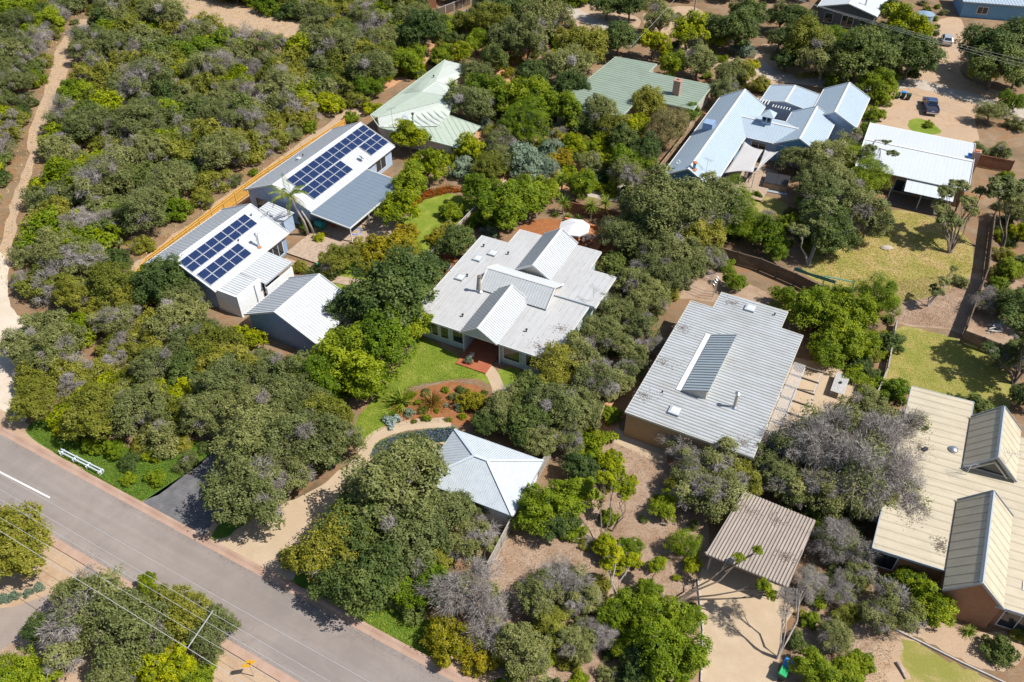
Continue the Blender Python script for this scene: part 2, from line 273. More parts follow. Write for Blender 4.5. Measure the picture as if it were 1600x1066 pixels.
# ------------------------------------------------------------------ object helpers
def tag(o, label=None, cat=None, group=None, kind=None):
    if label: o['label'] = label
    if cat: o['category'] = cat
    if group: o['group'] = group
    if kind: o['kind'] = kind
    return o
def empty(name, loc=(0, 0, 0), rz=0, label=None, cat=None, group=None, parent=None):
    o = bpy.data.objects.new(name, None); COL.objects.link(o); o.location = loc; o.rotation_euler = (0, 0, rz); o.empty_display_size = 0.3
    if parent: o.parent = parent
    return tag(o, label, cat, group)
class MB:
    def __init__(s): s.v = []; s.f = []; s.m = []
    def add(s, vs, fs, mi=0):
        o = len(s.v); s.v += [tuple(v) for v in vs]; s.f += [tuple(i+o for i in f) for f in fs]; s.m += [mi]*len(fs); return s
    def box(s, c, d, rz=0, mi=0, M=None):
        x, y, z = d[0]/2, d[1]/2, d[2]/2; cs, sn = math.cos(rz), math.sin(rz); vs = []
        for dz in (-z, z):
            for dx, dy in ((-x, -y), (x, -y), (x, y), (-x, y)):
                p = Vector((c[0]+dx*cs-dy*sn, c[1]+dx*sn+dy*cs, c[2]+dz)); vs.append(M @ p if M else p)
        return s.add(vs, [(3, 2, 1, 0), (4, 5, 6, 7), (0, 1, 5, 4), (1, 2, 6, 5), (2, 3, 7, 6), (3, 0, 4, 7)], mi)
    def b2(s, a, b, mi=0):  # box from corner to corner
        return s.box([(a[i]+b[i])/2 for i in range(3)], [abs(b[i]-a[i]) for i in range(3)], 0, mi)
    def bar(s, p, q, wd, ht=None, mi=0, up=(0, 0, 1)):
        p, q = Vector(p), Vector(q); ht = ht or wd; d = (q-p)
        if d.length < 1e-6: return s
        d.normalize(); u = Vector(up)
        if abs(d.dot(u)) > 0.98: u = Vector((1, 0, 0))
        a = d.cross(u).normalized()*wd/2; c = a.cross(d).normalized()*ht/2; vs = []
        for e in (p, q): vs += [e-a-c, e+a-c, e+a+c, e-a+c]
        return s.add(vs, [(3, 2, 1, 0), (4, 5, 6, 7), (0, 1, 5, 4), (1, 2, 6, 5), (2, 3, 7, 6), (3, 0, 4, 7)], mi)
    def tube(s, pts, rad, n=8, mi=0, cap=True):
        pts = [Vector(p) for p in pts]; rad = rad if hasattr(rad, '__len__') else [rad]*len(pts); o = len(s.v); vs = []; fs = []
        for i, p in enumerate(pts):
            d = (pts[min(i+1, len(pts)-1)]-pts[max(i-1, 0)]).normalized(); u = Vector((0, 0, 1)) if abs(d.z) < 0.9 else Vector((1, 0, 0))
            a = d.cross(u).normalized(); c = d.cross(a).normalized()
            for k in range(n):
                th = 2*math.pi*k/n; vs.append(p+(a*math.cos(th)+c*math.sin(th))*rad[i])
        for i in range(len(pts)-1):
            for k in range(n): fs.append((i*n+k, i*n+(k+1) % n, (i+1)*n+(k+1) % n, (i+1)*n+k))
        if cap: fs += [tuple(range(n)), tuple(range((len(pts)-1)*n, len(pts)*n))[::-1]]
        return s.add(vs, fs, mi)
    def lathe(s, prof, c=(0, 0, 0), n=16, mi=0):
        vs = []; fs = []
        for r, z in prof:
            for k in range(n): th = 2*math.pi*k/n; vs.append((c[0]+r*math.cos(th), c[1]+r*math.sin(th), c[2]+z))
        for i in range(len(prof)-1):
            for k in range(n): fs.append((i*n+k, i*n+(k+1) % n, (i+1)*n+(k+1) % n, (i+1)*n+k))
        fs += [tuple(range(n))[::-1], tuple(range((len(prof)-1)*n, len(prof)*n))]
        return s.add(vs, fs, mi)
    def prism(s, poly, z0, z1, mi=0, top=True, bottom=False):
        n = len(poly); vs = [(p[0], p[1], z0) for p in poly]+[(p[0], p[1], z1) for p in poly]
        fs = [(i, (i+1) % n, n+(i+1) % n, n+i) for i in range(n)]
        if top: fs.append(tuple(range(n, 2*n)))
        if bottom: fs.append(tuple(range(n))[::-1])
        return s.add(vs, fs, mi)
    def build(s, name, mats, parent=None, smooth=False, fix=True, bevel=0):
        me = bpy.data.meshes.new(name); me.from_pydata(s.v, [], s.f)
        for mm in (mats if isinstance(mats, (list, tuple)) else [mats]): me.materials.append(MATS[mm])
        me.polygons.foreach_set('material_index', s.m)
        if fix:
            bm = bmesh.new(); bm.from_mesh(me); bmesh.ops.recalc_face_normals(bm, faces=bm.faces); bm.to_mesh(me); bm.free()
        if smooth: me.polygons.foreach_set('use_smooth', [True]*len(me.polygons))
        o = bpy.data.objects.new(name, me); COL.objects.link(o)
        if parent: o.parent = parent
        if bevel:
            md = o.modifiers.new('bevel', 'BEVEL'); md.width = bevel; md.segments = 2; md.limit_method = 'ANGLE'
        return o
def copy_tree(o, parent=None):
    c = o.copy(); COL.objects.link(c)
    if parent: c.parent = parent
    for ch in list(o.children): copy_tree(ch, c)
    return c

RIB_SHADE = {'roof_bright_white': None, 'roof_hip': 'roof_rib_shade_light', 'roof_pale_green': 'roof_rib_shade_green', 'roof_pale_green_light': 'roof_rib_shade_green', 'roof_green': 'roof_rib_shade_green', 'roof_cream': 'roof_rib_shade_cream', 'roof_blue_grey': None, 'roof_zinc': 'roof_rib_shade_zinc', 'roof_grey_patio': None, 'roof_taupe': 'roof_rib_shade_brown', 'trim_white': None, 'roof_white': 'roof_rib_shade_light', 'roof_clerestory': 'roof_rib_shade_brown', 'roof_flat_grey': 'roof_rib_shade_brown', 'roof_zinc_gable': 'roof_rib_shade'}  # painted rib shade colour for each roof material
def roof_sheet(parent, poly, mat, ribdir=None, spacing=0.42, ribh=0.05, ribw=0.07, name='roof_sheet', thick=0.05, off=0.0, rib_shade='roof_rib_shade', gw=0.075):
    """a steel roof plane: thin plate with standing ribs that run along ribdir (down the slope by default)"""
    P = [Vector(p) for p in poly]; n = len(P); c = sum(P, Vector())/n
    rib_shade = RIB_SHADE.get(mat, rib_shade)
    nm = Vector()
    for i in range(n): nm += (P[i]-c).cross(P[(i+1) % n]-c)
    nm.normalize()
    if nm.z < 0: nm = -nm
    if ribdir is None:
        d = Vector((0, 0, -1)); d = d-nm*d.dot(nm)
        if d.length < 1e-4: d = Vector((1, 0, 0))
    else: d = Vector(ribdir); d = d-nm*d.dot(nm)
    d.normalize(); e = nm.cross(d)
    mb = MB()
    if off: P = [p+nm*off for p in P]; c = c+nm*off
    mb.add(P+[p-nm*thick for p in P], [tuple(range(n)), tuple(range(n, 2*n))[::-1]]+[(i, (i+1) % n, n+(i+1) % n, n+i) for i in range(n)])
    st = [((p-c).dot(e), (p-c).dot(d), (p-c).dot(nm)) for p in P]
    s0, s1 = min(a[0] for a in st), max(a[0] for a in st)
    k = s0+spacing*0.5
    while k < s1:
        hits = []
        for i in range(n):
            a, b_ = st[i], st[(i+1) % n]
            if (a[0]-k)*(b_[0]-k) < 0:
                f = (k-a[0])/(b_[0]-a[0]); hits.append((a[1]+f*(b_[1]-a[1]), a[2]+f*(b_[2]-a[2])))
        hits.sort()
        for j in range(0, len(hits)-1, 2):
            (t0, h0), (t1, h1) = hits[j], hits[j+1]
            if t1-t0 < 0.1: continue
            q = []
            for tt, hh in ((t0+0.01, h0), (t1-0.01, h1)):
                o_ = c+e*k+d*tt+nm*hh
                q += [o_-e*ribw/2-nm*0.01, o_+e*ribw/2-nm*0.01, o_+e*ribw*0.28+nm*ribh, o_-e*ribw*0.28+nm*ribh]
            mb.add(q, [(3, 2, 1, 0), (4, 5, 6, 7), (1, 2, 6, 5), (2, 3, 7, 6), (3, 0, 4, 7)])
            if rib_shade:      # dark strip along the rib foot, painted in place of the rib's shade
                g = []
                for tt, hh in ((t0+0.02, h0), (t1-0.02, h1)):
                    o_ = c+e*k+d*tt+nm*(hh+0.004); g += [o_+e*(ribw/2), o_+e*(ribw/2+gw)]
                mb.add(g, [(0, 1, 3, 2)], 1)
        k += spacing
    return mb.build(name, [mat, rib_shade] if rib_shade else mat, parent)

def window(parent, face, c, a0, a1, z0, z1, frame='trim_white', mull=1, proud=0.05):
    """window on a wall; face 'u-','u+','v-','v+' gives the side it looks to, c the wall plane, a0..a1 its span"""
    ax, sg = face[0], (-1 if face[1] == '-' else 1)
    def pt(a, k, z): return (c+sg*k, a, z) if ax == 'u' else (a, c+sg*k, z)
    f = MB(); wd = 0.09
    def rect(b0, b1, y0, y1, k0, k1): f.b2(pt(b0, k0, y0), pt(b1, k1, y1))
    rect(a0, a1, z0, z0+wd, 0.003, proud); rect(a0, a1, z1-wd, z1, 0.003, proud)
    rect(a0, a0+wd, z0+wd, z1-wd, 0.003, proud); rect(a1-wd, a1, z0+wd, z1-wd, 0.003, proud)
    for i in range(1, mull):
        x = a0+(a1-a0)*i/mull; rect(x-wd/3, x+wd/3, z0+wd, z1-wd, 0.003, proud-0.005)
    o = f.build('window', frame, parent)
    for i in range(mull):
        x0 = a0+(a1-a0)*i/mull+(wd if i == 0 else wd/3); x1 = a0+(a1-a0)*(i+1)/mull-(wd if i == mull-1 else wd/3)
        MB().b2(pt(x0, 0.002, z0+wd), pt(x1, 0.02, z1-wd)).build('pane', 'glass', o)
    return o

def gable(parent, u0, u1, vL, vR, vr, zr, zeL, zeR, rmat, wmat, trim, spacing=0.42, inset=0.45, axis='u', z0=0.0, ribh=0.05, walls=True, sh=0.0, end_inset=0.3, capw=0.34, gutters=True):
    """gable-roofed volume, ridge along u (or v when axis='v'); vL/vR are the eaves, vr the ridge"""
    def T(u, v, z): return (u, v, z) if axis == 'u' else (v, u, z)
    def S(u, v, z): q = T(u, v, z); return (q[0]+sh*q[1], q[1], q[2])
    roof_sheet(parent, [S(u0, vr, zr), S(u1, vr, zr), S(u1, vL, zeL), S(u0, vL, zeL)], rmat, None, spacing, ribh)
    roof_sheet(parent, [S(u0, vr, zr), S(u1, vr, zr), S(u1, vR, zeR), S(u0, vR, zeR)], rmat, None, spacing, ribh)
    mb = MB()   # folded ridge capping
    for vv, ze in ((vL, zeL), (vR, zeR)):
        s = (ze-zr)/abs(vv-vr); dv = capw*0.5*(1 if vv > vr else -1); dz = s*abs(dv)
        a = [S(u0-0.02, vr, zr+0.09), S(u1+0.02, vr, zr+0.09), S(u1+0.02, vr+dv, zr+0.085+dz), S(u0-0.02, vr+dv, zr+0.085+dz)]
        b_ = [(p[0], p[1], p[2]-0.02) for p in a]
        mb.add(a+b_, [(0, 1, 2, 3), (7, 6, 5, 4), (0, 3, 7, 4), (1, 2, 6, 5), (2, 3, 7, 6)])
    mb.build('ridge_cap', trim, parent)
    for uu in (u0, u1):
        g = MB()
        for vv, ze in ((vL, zeL), (vR, zeR)):
            p, q = Vector(S(uu, vr, zr+0.03)), Vector(S(uu, vv, ze+0.03)); g.bar(p, q, 0.06, 0.2)
        g.build('barge_board', trim, parent)
    if gutters:
        for vv, ze in ((vL, zeL), (vR, zeR)):
            s = 1 if vv > vr else -1
            MB().bar(S(u0, vv+s*0.06, ze-0.06), S(u1, vv+s*0.06, ze-0.06), 0.13, 0.11).build('gutter', trim, parent)
    if walls:
        k = inset
        wl, wr = (vL-k, vR+k) if vL > vR else (vL+k, vR-k)
        def zz(v): 
            return zr-(zr-zeL)*(v-vr)/(vL-vr)-0.07 if (v-vr)*(vL-vr) > 0 else zr-(zr-zeR)*(v-vr)/(vR-vr)-0.07
        a, b_ = u0+end_inset, u1-end_inset
        sec = [(wl, z0), (wl, zz(wl)), (vr, zr-0.07), (wr, zz(wr)), (wr, z0)]
        vs = [S(a, v, z) for v, z in sec]+[S(b_, v, z) for v, z in sec]
        MB().add(vs, [(0, 1, 2, 3, 4), (9, 8, 7, 6, 5), (0, 5, 6, 1), (1, 6, 7, 2), (2, 7, 8, 3), (3, 8, 9, 4), (4, 9, 5, 0)]).build('wall', wmat, parent)
def flat_house(parent, poly, z, rmat, wmat, trim, ribdir, spacing, inset=0.35, ribh=0.04, fascia=0.22, wpoly=None, ribw=0.07):
    roof_sheet(parent, [(p[0], p[1], z if len(p) < 3 else p[2]) for p in poly], rmat, ribdir, spacing, ribh, ribw)
    n = len(poly)
    for i in range(n):
        a, b_ = poly[i], poly[(i+1) % n]
        za = z if len(a) < 3 else a[2]; zb = z if len(b_) < 3 else b_[2]
        MB().bar((a[0], a[1], za-0.09), (b_[0], b_[1], zb-0.09), 0.07, fascia).build('fascia', trim, parent)
    if wpoly is None:
        cx = sum(p[0] for p in poly)/n; cy = sum(p[1] for p in poly)/n
        A = sum(poly[i][0]*poly[(i+1) % n][1]-poly[(i+1) % n][0]*poly[i][1] for i in range(n)); sg = 1 if A > 0 else -1
        wpoly = []
        for i in range(n):
            p0, p1, p2 = Vector(poly[i-1][:2]), Vector(poly[i][:2]), Vector(poly[(i+1) % n][:2])
            d1, d2 = (p1-p0).normalized(), (p2-p1).normalized()
            n1, n2 = Vector((-d1.y, d1.x))*sg, Vector((-d2.y, d2.x))*sg
            bis = (n1+n2); q = bis/max(0.3, (1+n1.dot(n2))); wpoly.append(p1+q*inset)
    zm = min(z if len(p) < 3 else p[2] for p in poly)
    MB().prism(wpoly, 0, zm-0.1).build('wall', wmat, parent)
def skylight(parent, u, v, z, s=0.75):
    k = MB().box((u, v, z+0.1), (s+0.12, s+0.12, 0.2)).build('skylight', 'trim_grey', parent)
    d = MB(); d.add([(u-s/2, v-s/2, z+.2), (u+s/2, v-s/2, z+.2), (u+s/2, v+s/2, z+.2), (u-s/2, v+s/2, z+.2), (u-s/3.2, v-s/3.2, z+.3), (u+s/3.2, v-s/3.2, z+.3), (u+s/3.2, v+s/3.2, z+.3), (u-s/3.2, v+s/3.2, z+.3)],
          [(4, 5, 6, 7), (0, 1, 5, 4), (1, 2, 6, 5), (2, 3, 7, 6), (3, 0, 4, 7)])
    d.build('dome', 'skylight_dome', k)
def flue(parent, u, v, z, h, r=0.13, mat='steel', base='rust', cowl='steel'):
    f = MB().tube([(u, v, z-0.1), (u, v, z+h)], r, 14).build('flue', mat, parent, smooth=False)
    MB().lathe([(r*2.2, 0), (r*1.9, 0.06), (r*1.15, 0.16)], (u, v, z), 14).build('flashing', base, f)
    MB().lathe([(r*1.05, 0), (r*1.5, 0.03), (r*1.5, 0.12), (r*1.7, 0.16), (r*0.3, 0.3)], (u, v, z+h-0.02), 14).build('cowl', cowl, f)
def vent(parent, u, v, z, h=0.3, r=0.05):
    MB().tube([(u, v, z-0.05), (u, v, z+h)], r, 8).tube([(u, v, z+h), (u, v, z+h+0.1)], r*1.9, 8).build('roof_vent', 'black_metal', parent)
def dish(parent, u, v, z, az, r=0.42):
    o = MB().tube([(u, v, z-0.05), (u, v, z+0.55)], 0.03, 6).bar((u, v, z+0.5), (u+math.cos(az)*0.5, v+math.sin(az)*0.5, z+0.35), 0.03).build('satellite_dish', 'trim_grey', parent)
    mb = MB(); M = Matrix.Translation((u, v, z+0.65)) @ Matrix.Rotation(az, 4, 'Z') @ Matrix.Rotation(R(55), 4, 'Y')
    pr = [(0.02, 0.0), (r*0.5, 0.03), (r, 0.12), (r, 0.10), (r*0.5, 0.015), (0.02, -0.02)]; n = 16; vs = []; fs = []
    for rr, zz in pr:
        for k in range(n): vs.append(M @ Vector((rr*math.cos(2*math.pi*k/n), rr*math.sin(2*math.pi*k/n), zz)))
    for i in range(len(pr)-1):
        for k in range(n): fs.append((i*n+k, i*n+(k+1) % n, (i+1)*n+(k+1) % n, (i+1)*n+k))
    mb.add(vs, fs).build('reflector', 'trim_grey', o, smooth=True)
def antenna(parent, u, v, z, h=1.8, az=0.6):
    mb = MB().tube([(u, v, z), (u, v, z+h)], 0.025, 6); c, s = math.cos(az), math.sin(az)
    mb.bar((u-c*0.7, v-s*0.7, z+h), (u+c*0.7, v+s*0.7, z+h), 0.025)
    for k in range(7):
        q = -0.65+k*0.21; l = 0.5-0.035*k; mb.bar((u+c*q+s*l, v+s*q-c*l, z+h+0.02), (u+c*q-s*l, v+s*q+c*l, z+h+0.02), 0.018)
    mb.build('tv_antenna', 'steel', parent)
def solar(parent, u0, v0, cols, rows, pw, ph, zf, missing=()):
    """array of framed panels lying 10 cm above the roof; zf(v) is the roof height there"""
    dv = -1
    v1 = v0-ph*rows; a = Vector((0, v0, zf(v0))); b_ = Vector((0, v1, zf(v1))); d = (b_-a).normalized(); L = (b_-a).length/rows
    nm = Vector((0, -d.z, d.y));  nm = nm if nm.z > 0 else -nm
    rail = MB()
    for r in range(rows):
        for q in (0.25, 0.75):
            p = a+d*(L*(r+q))+nm*0.06
            rail.bar((u0, p.y, p.z), (u0+cols*pw, p.y, p.z), 0.04, 0.05)
    root = rail.build('solar_array', 'steel', parent)
    fm = MB(); g = 0.016
    x0, x1, y0, y1 = g, pw-g, g, L-g
    fm.b2((x0, y0, 0.0), (x1, y0+.035, .04)).b2((x0, y1-.035, 0), (x1, y1, .04)).b2((x0, y0+.035, 0), (x0+.035, y1-.035, .04)).b2((x1-.035, y0+.035, 0), (x1, y1-.035, .04))
    cm = MB().b2((x0+.035, y0+.035, 0.01), (x1-.035, y1-.035, .034))
    f0 = fm.build('solar_panel', 'solar_frame'); 
    mefr = f0.data; mefr.materials.append(MATS['solar_cells'])
    # cells share the panel mesh (glass face as second material)
    bm = bmesh.new(); bm.from_mesh(mefr)
    vv = [bm.verts.new(p) for p in ((x0+.035, y0+.035, .034), (x1-.035, y0+.035, .034), (x1-.035, y1-.035, .034), (x0+.035, y1-.035, .034))]
    fc = bm.faces.new(vv); fc.material_index = 1
    bm.to_mesh(mefr); bm.free()
    ex = Vector((-1, 0, 0))
    ey = d; ez = ex.cross(ey)
    first = True
    for r in range(rows):
        for k in range(cols):
            if (k, r) in missing: continue
            o = f0 if first else f0.copy()
            if not first: COL.objects.link(o)
            first = False
            p = a+d*(L*r)+nm*0.09; p.x = u0+pw*(k+1)
            o.matrix_local = Matrix(((ex.x, ey.x, ez.x, p.x), (ex.y, ey.y, ez.y, p.y), (ex.z, ey.z, ez.z, p.z), (0, 0, 0, 1)))
            o.parent = root

# ------------------------------------------------------------------ the setting: ground, road, paths, lawns
def smooth_outline(pts, closed=True, sub=5, jit=0.0):
    out = []; n = len(pts)
    for i in range(n if closed else n-1):
        p0, p1, p2, p3 = [pts[(i+k) % n] if closed else pts[min(max(i+k, 0), n-1)] for k in (-1, 0, 1, 2)]
        for s in range(sub):
            f = s/sub
            q = 0.5*((2*p1)+(p2-p0)*f+(2*p0-5*p1+4*p2-p3)*f*f+(3*p1-p0-3*p2+p3)*f**3)
            if jit: q = q+Vector((random.uniform(-jit, jit), random.uniform(-jit, jit), 0))
            out.append(q)
    if not closed: out.append(pts[-1])
    return out
ZL = [0.0]
def sheet(name, pts, mat, z, smooth=True, jit=0.12, tri=True):
    pts = [Vector((p[0], p[1], 0)) for p in pts]
    if smooth: pts = smooth_outline(pts, True, 6, jit)
    bm = bmesh.new(); vs = [bm.verts.new((p.x, p.y, z)) for p in pts]; f = bm.faces.new(vs)
    if f.normal.z < 0: f.normal_flip()
    bmesh.ops.triangulate(bm, faces=[f]); bmesh.ops.recalc_face_normals(bm, faces=bm.faces)
    for f in bm.faces:
        if f.normal.z < 0: f.normal_flip()
    me = bpy.data.meshes.new(name); bm.to_mesh(me); bm.free(); me.materials.append(MATS[mat])
    o = bpy.data.objects.new(name, me); COL.objects.link(o); tag(o, kind='structure'); return o
def patch(name, px, mat, z, smooth=True, jit=0.12):
    return sheet(name, [at(*p) for p in px], mat, z, smooth, jit)
def strip(name, pts, width, mat, z, jit=0.1, smooth=True):
    pts = [at(*p) if len(p) == 2 else Vector(p) for p in pts]
    if smooth: pts = smooth_outline(pts, False, 6)
    L, Rr = [], []
    for i, p in enumerate(pts):
        d = (pts[min(i+1, len(pts)-1)]-pts[max(i-1, 0)]); d.z = 0; d.normalize(); nn = Vector((-d.y, d.x, 0))
        wv = width[min(i*len(width)//len(pts), len(width)-1)] if hasattr(width, '__len__') else width
        L.append(p+nn*(wv/2+random.uniform(-jit, jit))); Rr.append(p-nn*(wv/2+random.uniform(-jit, jit)))
    mb = MB()
    for i in range(len(pts)-1): mb.add([(L[i].x, L[i].y, z), (Rr[i].x, Rr[i].y, z), (Rr[i+1].x, Rr[i+1].y, z), (L[i+1].x, L[i+1].y, z)], [(0, 1, 2, 3)])
    o = mb.build(name, mat, fix=False); tag(o, kind='structure')
    for p in o.data.polygons:
        if p.normal.z < 0: p.flip()
    return o
tag(MB().add([(-1500, -600, 0), (1500, -600, 0), (1500, 2200, 0), (-1500, 2200, 0)], [(0, 1, 2, 3)]).build('ground', 'soil'), kind='structure')
# lighter leaf-littered yards
patch('ground_leaf_litter', [(760, 880), (800, 840), (880, 830), (900, 760), (950, 690), (1040, 720), (1100, 800), (1110, 900), (1090, 960), (1080, 1100), (720, 1100), (700, 1060), (740, 960)], 'litter', 0.006)
patch('ground_bare_earth', [(930, 640), (960, 600), (985, 590), (1000, 600), (975, 650), (955, 680)], 'orange_earth', 0.008)
patch('ground_sandy_yard', [(1190, 70), (1260, 90), (1330, 112), (1420, 110), (1445, 60), (1470, 30), (1505, 35), (1500, 110), (1540, 135), (1640, 170), (1640, 205), (1530, 175), (1525, 225), (1440, 225), (1360, 205), (1370, 170), (1330, 150), (1240, 130), (1180, 130)], 'sand', 0.006)
patch('ground_sandy_clearing', [(620, 95), (690, 60), (720, 40), (800, 60), (830, 90), (800, 130), (740, 120), (700, 100), (640, 120), (600, 140)], 'orange_earth', 0.006)
patch('ground_sandy_clearing', [(1010, 20), (1080, 10), (1120, 40), (1100, 60), (1060, 60), (1010, 40)], 'sand', 0.006)
patch('ground_sandy_clearing', [(1060, 70), (1110, 85), (1170, 95), (1210, 120), (1190, 140), (1120, 110), (1060, 95)], 'sand', 0.010)
patch('ground_sandy_clearing', [(870, 0), (940, 10), (1000, 30), (980, 50), (920, 50), (880, 30)], 'sand', 0.006)
patch('ground_sand_blow', [(180, -40), (260, -14), (330, -2), (400, 18), (480, 40), (475, 66), (400, 66), (330, 44), (250, 30), (190, 4)], 'sand', 0.006)
patch('ground_back_yard', [(1020, 430), (1100, 420), (1160, 440), (1200, 460), (1190, 480), (1100, 470), (1040, 460)], 'litter', 0.006)
patch('ground_back_yard', [(1385, 460), (1400, 440), (1480, 430), (1560, 430), (1640, 470), (1640, 560), (1560, 540), (1480, 515), (1400, 505)], 'litter', 0.010)
patch('ground_garden_soil', [(1260, 960), (1300, 900), (1360, 900), (1420, 960), (1400, 1000), (1380, 1100), (1230, 1100)], 'litter', 0.006)
patch('ground_garden_soil', [(690, 225), (760, 200), (900, 200), (960, 260), (930, 300), (840, 290), (740, 280)], 'orange_earth', 0.006)
strip('fence_line_track', [(180, 470), (215, 425), (270, 385), (395, 290), (520, 200), (560, 170)], 3.2, 'sand', 0.006, 0.3)
strip('sandy_track', [(140, 30), (105, 70), (95, 110), (62, 190), (50, 250), (25, 320), (8, 400), (-10, 470)], [3.2, 3.0, 2.0, 1.4, 1.3, 1.6], 'sand', 0.008, 0.3)
patch('pale_sand_track', [(-60, 380), (5, 400), (15, 470), (40, 510), (45, 560), (30, 600), (40, 660), (-20, 660), (-60, 640)], 'pale_sand', 0.012)

# the sealed road with rolled concrete kerbs
pa, pb = at(107, 740), at(630.7, 1018.8); qa, qb = at(72, 828.7), at(450, 1058)
rd = ((pb-pa).normalized()+(qb-qa).normalized()).normalized(); rn = Vector((-rd.y, rd.x, 0))
if rn.y < 0: rn = -rn
mid_hi = (pa+pb)/2; mid_lo = (qa+qb)/2
wroad = (mid_hi-mid_lo).dot(rn); road_o = mid_lo - rd*60
def rp(s, k): p = road_o+rd*s+rn*k; return (p.x, p.y)
sheet('road', [rp(-40, 0), rp(140, 0), rp(140, wroad), rp(-40, wroad)], 'asphalt', 0.020, False)
sheet('verge', [rp(-40, -0.5), rp(140, -0.5), rp(140, -9), rp(-40, -9)], 'sand', 0.012, False)
sheet('verge', [rp(-40, wroad+0.5), rp(140, wroad+0.5), rp(140, wroad+2.2), rp(-40, wroad+2.2)], 'sand', 0.014, False)
kp = [(0, 0.024), (0.30, 0.030), (0.52, 0.12), (0.72, 0.13), (0.72, 0.0)]
for side in (0, 1):
    base = MB(); base.add([Vector((*rp(-40, wroad+0.02 if side else -0.02), 0.018)), Vector((*rp(140, wroad+0.02 if side else -0.02), 0.018)), Vector((*rp(140, wroad+0.7 if side else -0.7), 0.018)), Vector((*rp(-40, wroad+0.7 if side else -0.7), 0.018))], [(0, 1, 2, 3)])
    kerb = base.build('kerb', 'concrete_kerb'); tag(kerb, kind='structure')
    me0 = None; seg = 3.0
    for i in range(60):
        s0 = -40+i*seg
        if s0 > 125: break
        if me0 is None:
            mb = MB(); vs = []
            for s in (0.0, seg-0.03):
                for k, z in kp: p = rd*s+rn*(k if side else -k); vs.append((p.x, p.y, z))
            n = len(kp); mb.add(vs, [(j, j+1, n+j+1, n+j) for j in range(n-1)]+[tuple(range(n)), tuple(range(n, 2*n))])
            o = mb.build('kerb_block', 'concrete_kerb', kerb); me0 = o.data
        else:
            o = bpy.data.objects.new('kerb_block', me0); COL.objects.link(o); o.parent = kerb
        p = rp(s0, wroad if side else 0); o.location = (p[0], p[1], 0)
d0, d1 = at(-60, 707), at(78, 778); dd = (d1-d0).normalized(); dn = Vector((-dd.y, dd.x, 0))*0.075
sheet('lane_marking', [d0+dn, d1+dn, d1-dn, d0-dn], 'road_paint', 0.025, False)

# leaf drift lying in the gutters
for side in (0, 1):
    mb = MB()
    for _ in range(5200):
        s_ = random.uniform(20, 125); dens = 0.5+0.5*math.sin(s_*0.7+side)*math.sin(s_*0.23)
        if random.random() > dens: continue
        k_ = abs(random.gauss(0, 0.35)); x, y = rp(s_, wroad-0.02-k_ if side else 0.02+k_); l = random.uniform(.02, .06); th = random.uniform(0, 3.14); dx, dy = l*math.cos(th), l*math.sin(th)
        mb.add([(x-dx, y-dy, .028), (x+dy*.4, y-dx*.4, .04), (x+dx, y+dy, .032), (x-dy*.4, y+dx*.4, .036)], [(0, 1, 2, 3)])
    tag(mb.build('gutter_litter', 'bark', fix=False), ['dry leaves in the gutter on the side driveway side', 'dry leaves in the gutter below the roadside trees'][side], 'leaf litter', kind='stuff')
# driveways and paths
patch('asphalt_driveway', [(222, 785), (318, 838), (345, 800), (372, 745), (395, 700), (378, 688), (345, 692), (325, 712), (290, 740)], 'asphalt_dark', 0.018, False)
patch('sand_driveway', [(340, 852), (450, 908), (470, 870), (520, 815), (570, 770), (640, 745), (672, 740), (700, 700), (690, 692), (640, 700), (600, 718), (575, 722), (560, 715), (540, 728), (500, 760), (440, 790), (390, 815), (360, 835)], 'concrete_tan', 0.018)
strip('garden_path', [(572, 722), (572, 700), (590, 680), (625, 668), (660, 662), (705, 660)], 1.35, 'concrete_tan', 0.022, 0.05)
strip('front_path', [(752, 566), (765, 580), (775, 597), (782, 622)], 1.3, 'concrete_tan', 0.022, 0.04)
patch('carport_driveway', [(1092, 895), (1110, 872), (1235, 915), (1240, 955), (1222, 985), (1212, 1090), (1095, 1090)], 'concrete_tan', 0.018, False)
patch('side_path', [(953, 688), (962, 668), (1045, 708), (1036, 728)], 'concrete_tan', 0.018, False)
patch('patio', [(1186, 668), (1215, 590), (1240, 558), (1300, 570), (1352, 590), (1335, 638), (1275, 660), (1210, 690)], 'concrete_tan', 0.018, False)
patch('front_path', [(1375, 978), (1400, 955), (1440, 955), (1500, 985), (1580, 990), (1600, 1025), (1560, 1050), (1500, 1030), (1440, 1000)], 'sand', 0.014)
patch('side_driveway', [(-60, 975), (60, 935), (112, 915), (150, 887), (168, 900), (120, 940), (70, 975), (20, 1005), (-60, 1035)], 'driveway_pinkgrey', 0.019)
patch('wood_chip_bed', [(-60, 1040), (40, 1005), (60, 1030), (20, 1100), (-60, 1100)], 'litter', 0.016)
strip('gravel_road', [(1180, 98), (1210, 118), (1290, 130), (1350, 136), (1420, 130), (1480, 143), (1540, 160), (1640, 190)], 3.6, 'gravel', 0.018, 0.25)
strip('gravel_road', [(860, -20), (900, 20), (950, 42), (1000, 60)], 3.2, 'gravel', 0.018, 0.25)
